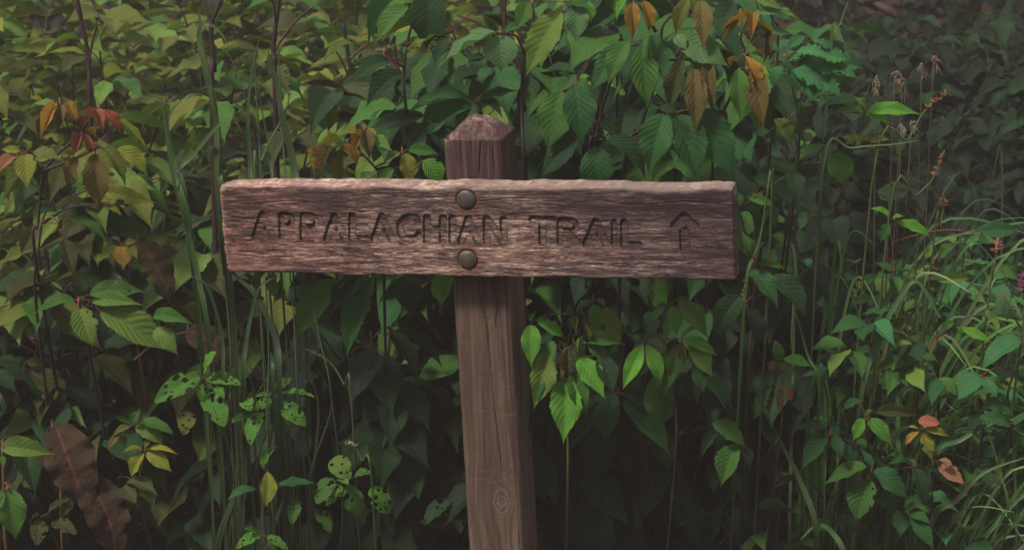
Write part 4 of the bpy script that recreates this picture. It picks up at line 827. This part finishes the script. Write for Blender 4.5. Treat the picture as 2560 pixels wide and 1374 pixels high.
# woody canes that stand out between the leaves
for (pts, y, lab) in (
    ([(188, -30), (205, 60), (222, 160), (230, 400)], .7, 'dark upright bramble cane near the left of the top edge'),
    ([(560, -20), (545, 20), (528, 70), (536, 180), (530, 300)], .5, 'dark crooked cane above the left arm behind the tall grass'),
    ([(700, -20), (690, 60), (684, 130), (690, 330)], .6, 'straight dark cane above the left arm right of the grass'),
    ([(858, 60), (872, 150), (884, 230), (894, 400)], .8, 'reddish cane left of the post between the leaves'),
    ([(985, 110), (1002, 210), (1016, 250), (1030, 400)], .75, 'forked brown cane close to the post at its left'),
    ([(1250, -20), (1262, 60), (1275, 120), (1305, 200), (1312, 470)], .45, 'dark cane right behind the top of the post'),
    ([(1512, 190), (1500, 260), (1488, 330), (1472, 470)], .45, 'brown cane among the hanging leaves right of the post'),
    ([(1700, 120), (1640, 250), (1600, 340), (1580, 480)], .5, 'slanting dark cane above the right arm')):
    top = P(*pts[0], y); q = [P(*a, y) for a in pts]; b = Vector((q[-1].x, y+.05, ground_at(q[-1].x, y+.05)-.01))
    th = thing('bramble_cane', lab, 'stem', b); tb = Tubes(); tb.add(q+[b], .004, .006); tw = Tubes()
    for k in (1, 2):
        e = q[k]+Vector((U(-.12, .12), U(-.05, .02), U(.04, .10))); tw.add([q[k], q[k].lerp(e, .5)+Vector((0, 0, .01)), e], .003, .0015)
    tb.build('stem', th, (.034, .020, .020)); stuff(tw.build('twigs', th, (.09, .05, .04)))

# ------------------------------------------------------------------ grasses
random.seed(23)
def grass_plant(label, y, blades, stalks=(), col=(.07, .12, .045), name='tall_grass'):
    xs = [P(*(b[0][0]), y).x for b in blades] + [P(*s_[0], y).x for s_ in stalks]; x = sum(xs)/len(xs)
    base = Vector((x, y+.04, ground_at(x, y+.04))); th = thing(name, label, 'grass', base)
    for pts, w in blades:
        q = [P(*a, y+U(-.01, .01)-.004*k) for k, a in enumerate(pts)]
        if q[0].z > .25: q = [Vector((base.x+(q[0].x-base.x)*.5, base.y+.25, base.z)), q[0]+Vector((0, .16, -.32))] + q
        add_blade(th, q, w, col)
    tb = Tubes()
    for pts in stalks:
        q = [P(*a, y+.01) for a in pts]
        if q[0].z > .25: q = [Vector((base.x, base.y+.25, base.z)), q[0]+Vector((0, .16, -.32))] + q
        tb.add(q, .0024, .0012, 5)
    tb.build('stalk', th, col); return th
grass_plant('tall grass with a thick stalk, at the left of the board', .12, [([(520, 830), (495, 690), (470, 580), (430, 430), (402, 225)], .011), ([(470, 560), (440, 440), (480, 390), (535, 325), (556, 305)], .013), ([(470, 520), (435, 400), (420, 300), (470, 240), (510, 238)], .008)], [[(525, 830), (480, 600), (415, 350)]])
grass_plant('tall grass whose top leaf folds over, above the left end of the board', .14, [([(545, 520), (540, 300), (515, 180), (498, 90), (515, 62), (545, 75), (575, 120)], .012), ([(552, 560), (548, 350), (525, 230), (500, 50), (498, 10)], .010), ([(558, 520), (545, 420), (535, 370), (500, 395), (470, 440)], .010)], [[(548, 560), (538, 330), (512, 130)]])
grass_plant('tall grass with straight blades behind the board left of the post', .15, [([(632, 560), (625, 400), (620, 300), (628, 180), (650, 90)], .009), ([(745, 560), (735, 420), (705, 290), (690, 200), (668, 120)], .015), ([(690, 540), (676, 400), (665, 330), (640, 200)], .006)], [[(660, 540), (645, 300), (635, 130)], [(720, 540), (705, 300), (695, 90)]], (.055, .095, .042))
grass_plant('grass with broad bent blades under the left arm of the board', .13, [([(700, 980), (690, 850), (640, 740), (590, 690), (560, 650)], .012), ([(610, 980), (615, 860), (630, 780), (648, 720), (690, 690)], .009), ([(685, 990), (680, 900), (676, 880)], .010), ([(560, 1000), (556, 850), (520, 720), (480, 690)], .008)], [[(580, 1100), (575, 850), (560, 690)], [(745, 1000), (735, 800), (725, 680)], [(670, 1100), (672, 880), (664, 690)], [(830, 1000), (800, 850), (770, 700)]], (.045, .085, .038))
for k in range(7):
    x = (560, 620, 650, 700, 590, 780, 720)[k]
    grass_plant(('thin grass stems rising from the shade below the left arm', 'fine dark grass beneath the second holed plant', 'fine grass left of the small sapling', 'thin grass right of the small sapling', 'thin grass under the first holed plant', 'arching thin grass below the left arm by the dark hollow', 'thin dry grass at the bottom left of the post')[k], .2+.02*k,
        [([(x+random.randint(-30, 30), 1400), (x+random.randint(-30, 30), 1200), (x+random.randint(-50, 50), 1000), (x+random.randint(-90, 90), 820+random.randint(-60, 100))], U(.003, .006)) for _ in range(3)], (), (.05, .07, .032))
for (pts, w, lab) in (
    ([(1862, 735), (1885, 640), (1905, 570), (1930, 500)], .007, 'single pale grass stalk just off the right end of the board'),
    ([(2048, 980), (2020, 890), (1995, 800), (1985, 770)], .006, 'pale slanting stalk below the right end of the board'),
    ([(2350, 790), (2345, 785), (2290, 702), (2240, 760), (2195, 850), (2150, 1000)][::-1], .011, 'bent grass blade folded over like a roof at right'),
    ([(2520, 1290), (2500, 1180), (2470, 1080), (2440, 1010)], .004, 'thin leaning grass stalk low at the right edge'),
    ([(2330, 1150), (2400, 1100), (2480, 1058), (2580, 1040)], .010, 'long arching sedge blade reaching the right edge'),
    ([(2330, 1300), (2390, 1250), (2460, 1180), (2580, 1138)], .012, 'lower arching sedge blade reaching the right edge'),
    ([(2325, 1030), (2420, 985), (2500, 940), (2580, 905)], .006, 'yellow green straight sedge blade at the right edge'),
    ([(2240, 1180), (2245, 1080), (2240, 960), (2235, 925)], .010, 'upright pointed blade beside the yellow and pink sprig'),
    ([(2040, 1330), (2000, 1200), (1960, 1120), (1930, 1060)], .012, 'dark arching grass blade low in the shade right of the post'),
    ([(2110, 1400), (2080, 1330), (2040, 1312), (2000, 1350)], .012, 'curled grass blade at the bottom edge right of the post'),
    ([(2060, 400), (2130, 370), (2240, 360), (2300, 350)], .004, 'thin flat stalk above the right hand grass'),
    ([(2075, 130), (2100, 60), (2125, -10)], .007, 'lone pale stalk crossing the dark hollow at the top')):
    y = .2 if pts[0][1] > 150 else .5
    base = P(*pts[0], y); gx, gy = base.x, base.y+.3
    th = thing('grass_blade', lab, 'grass', Vector((gx, gy, ground_at(gx, gy))))
    q = [P(*a, y) for a in pts]; add_blade(th, [th.location.copy(), th.location.lerp(q[0], .6)+Vector((0, .01, 0))] + q, w, (.075, .15, .05))
def sedge(label, px, py, y, n, h, lean, cols):
    b0 = P(px, py, y); x = b0.x; base = Vector((x, y, ground_at(x, y))); th = thing('sedge_clump', label, 'grass', base)
    for k in range(n):
        a = U(-1, 1); hh = h*U(.6, 1.15); dx = lean*hh*U(.3, 1.3)+a*.18*hh; dy = U(-.3, .12)*hh
        s_ = base+Vector((U(-.05, .05), U(-.05, .05), 0)); e = s_+Vector((dx, dy, hh)); m = s_+Vector((dx*.3, dy*.3, hh*.62)); drp = U(0, .35)
        add_blade(th, [s_, s_.lerp(m, .55), m, s_+Vector((dx*.66, dy*.7, hh*(.92-drp*.2))), e+Vector((dx*.25, 0, -hh*drp))], U(.004, .010), random.choice(cols))
GC = [(.08, .20, .05), (.13, .30, .07), (.05, .14, .045), (.20, .31, .14)]
sedge('dense sedge clump fanning right at the lower right edge', 2290, 1150, .34, 34, .62, .75, GC)
sedge('tall sedge clump off the right end of the board', 2030, 1000, .48, 30, 1.0, .12, GC)
sedge('sedge clump leaning right in the middle of the right side', 2150, 1000, .55, 30, .95, .38, GC)
sedge('sedge clump by the right edge with long crossing blades', 2420, 900, .7, 30, .9, .45, GC)
sedge('dark sedge clump in the shade low right of the post', 1930, 1374, .5, 22, .55, -.15, [(.03, .06, .03), (.04, .08, .035)])
sedge('sparse sedge tuft at the far right in the dark hollow', 2480, 500, 1.3, 20, 1.05, -.1, [(.05, .09, .045), (.04, .08, .04)])
sedge('sedge tuft with tall thin blades before the dark hollow', 2250, 520, 1.0, 20, .95, .3, [(.05, .10, .045), (.04, .08, .04)])
def grass_mat():
    V, Fc, uv = [], [], []
    for k in range(13000):
        y = U(.35, 3.2); x = FW(y)*(U(.5, 1.2) if k % 3 else U(-1.2, 1.2)); z = ground_at(x, y); h = U(.35, .95) if x > FW(y)*.5 else U(.12, .4)
        a = U(0, 6.28); dx, dy = math.cos(a)*h*U(.1, .5)+.1*h, math.sin(a)*h*U(.1, .5); w = U(.0012, .0034); b = len(V); sa = a+U(1, 2)
        for i in range(5):
            t = i/4; ww = w*(1-t*.95)
            c = (x+dx*t*t, y+dy*t*t, z+h*(t-.25*t*t*t)); V += [(c[0]-ww*math.cos(sa), c[1]-ww*math.sin(sa), c[2]), (c[0]+ww*math.cos(sa), c[1]+ww*math.sin(sa), c[2])]; uv += [(0, t+k*.13), (1, t+k*.13)]
        Fc += [(b+2*i, b+2*i+1, b+2*i+3, b+2*i+2) for i in range(4)]
    o = link('grass', mesh_of('grass', V, Fc, M_BLADE, True, uv), None, (.085, .175, .055)); o['kind'] = 'stuff'
grass_mat()

# ------------------------------------------------------------------ flower heads, seed stalks, a fallen branch
def tassel(label, spots, y, col, n=26, ln=.045):
    hubs = [P(*s_, y) for s_ in spots]; b = hubs[0]; base = Vector((b.x, y+.05, ground_at(b.x, y+.05))); th = thing('dry_flower', label, 'flower', base); tb = Tubes()
    for h in hubs:
        st_ = Tubes(); st_.add([h, h.lerp(base, .4)+Vector((0, .02, .03)), base.copy()], .0015, .002, 4); st_.build('stem', th, (.07, .07, .035))
        fl = Tubes()
        ax = Vector((U(-.1, .45), U(-.2, .1), -1)).normalized()
        for k in range(n):
            f = random.random(); c_ = h + ax*(ln*f*.8); sp_ = Vector((U(-1, 1), U(-1, 1), U(-.3, .6)))*(.010*(1-f*.6))
            e = c_+sp_+ax*ln*U(.2, .4)+Vector((U(-.004, .004), 0, 0)); fl.add([c_, c_+sp_*.8, e], .0016, .0006, 4)
        stuff(fl.build('flower_head', th, col))
random.seed(5)
tassel('drooping tan dried flower head in the dark hollow at upper right', [(2238, 180), (2258, 200), (2190, 195)], .45, (.20, .155, .12), 22, .038)
tassel('pink grey dried flower head at the upper right of the tan one', [(2335, 140), (2305, 160)], .5, (.20, .14, .13), 16, .034)
tassel('faded small flower head under the bright sunlit spray', [(2255, 310), (2280, 300)], .4, (.26, .22, .19), 14, .025)
def seed_stalk(label, pts, y, n, col, name='seed_stalk', cat='grass', sz=.006):
    q = [P(*a, y) for a in pts]; b = Vector((q[0].x, y+.32, ground_at(q[0].x, y+.32))); th = thing(name, label, cat, b); tb = Tubes(); tb.add([b]+q, .0024, .0012, 5); tb.build('stalk', th, (.09, .13, .04))
    sl = smooth_line(q); sd_ = Tubes()
    for k in range(n):
        p = sl[int(len(sl)*.72)+int((len(sl)*.27)*k/n)]; d = Vector((U(-1, 1), U(-1, 1), U(.2, 1))).normalized()*sz*U(.7, 1.5); sd_.add([p, p+d*.6, p+d*1.2], .0018, .0009, 5)
    stuff(sd_.build('seeds', th, col))
seed_stalk('leaning stalk tipped with orange brown seeds at upper right', [(2180, 460), (2270, 350), (2310, 280), (2365, 236)], .22, 26, (.26, .12, .05))
seed_stalk('leaning stalk with rusty seeds in the middle of the right side', [(2220, 560), (2290, 490), (2330, 450), (2358, 386)], .24, 20, (.24, .10, .06))
seed_stalk('upright fuzzy grass head above the board left of the post', [(640, 520), (655, 400), (720, 260), (712, 165)], .14, 30, (.12, .15, .05), sz=.004)
seed_stalk('fuzzy grass head hanging beside the right arm low end', [(1930, 500), (1900, 600), (1868, 690), (1858, 745)], .13, 26, (.18, .16, .08), sz=.004)
seed_stalk('pale grass seed head low left of the post', [(930, 1200), (905, 1150), (890, 1120), (868, 1108)], .14, 22, (.28, .24, .16), sz=.005)
seed_stalk('reddish dry bent grass stem in the shade under the left arm', [(880, 1010), (860, 960), (825, 905), (765, 872)], .2, 6, (.20, .09, .05), sz=.003)
seed_stalk('spike of magenta flowers cut by the right edge', [(2552, 860), (2555, 800), (2556, 740), (2558, 690)], .19, 46, (.18, .05, .12), 'wild_flower', 'flower', .008)
seed_stalk('brown seed cluster standing in the grass at right', [(2330, 640), (2350, 570), (2358, 520), (2362, 505)], .3, 18, (.20, .10, .06), sz=.008)
seed_stalk('pinkish seed cluster near the right edge in the grass', [(2470, 760), (2480, 700), (2490, 640), (2495, 610)], .3, 20, (.30, .15, .11), sz=.010)
tb = Tubes(); l_ = added_tree.location; tb.add([l_, l_+Vector((.05, 0, 1.2)), l_+Vector((-.1, -.1, 2.4)), l_+Vector((-.4, -.3, 4.2))], .14, .05, 12)
for k in range(7): tb.add([l_+Vector((-.1, -.1, 1.9+.25*k)), l_+Vector((-.5+U(-.5, .5), -.5+U(-.5, .4), 2.3+.28*k)), l_+Vector((-1.0+U(-1, 1), -.8+U(-1, 1), 2.5+.3*k))], .04, .01, 7)
tb.build('trunk', added_tree, (.07, .05, .042))
br_ = P(2150, 10, 3.0); th = thing('fallen_branch', 'thick reddish dead branch lying in the dark hollow at the top right', 'branch', br_)
tb = Tubes(); tb.add([P(2020, -60, 3.1), P(2100, -25, 3.05), P(2160, 2, 3.0), P(2215, 24, 2.95), P(2262, 52, 2.95)], .022, .012, 10); tb.build('limb', th, (.055, .033, .03))
tb = Tubes(); tb.add([P(2160, 2, 3.0), P(2190, 0, 2.9), P(2240, -14, 2.85)], .009, .004, 7); tb.build('twig', th, (.05, .03, .028))

# ------------------------------------------------------------------ pale veil added in place of faded blacks; lifts the deepest shade
BLACK_LIFT = .0076
hm = bpy.data.materials.new('black_lift_volume'); hm.use_nodes = True; hm.node_tree.nodes.clear()
ho = hm.node_tree.nodes.new('ShaderNodeOutputMaterial'); hv = hm.node_tree.nodes.new('ShaderNodeVolumePrincipled')
hv.inputs['Color'].default_value = (.95, .80, .78, 1); hv.inputs['Density'].default_value = BLACK_LIFT; hm.node_tree.links.new(hv.outputs[0], ho.inputs['Volume'])
x0, x1, y0, y1, za, zb = -26, 26, -26, 16, -1.2, 9
hz = link('black_lift_haze', mesh_of('black_lift_haze', [(x0, y0, za), (x1, y0, za), (x1, y1, za), (x0, y1, za), (x0, y0, zb), (x1, y0, zb), (x1, y1, zb), (x0, y1, zb)], [(3, 2, 1, 0), (4, 5, 6, 7), (0, 1, 5, 4), (1, 2, 6, 5), (2, 3, 7, 6), (3, 0, 4, 7)], hm, False)); hz['kind'] = 'stuff'
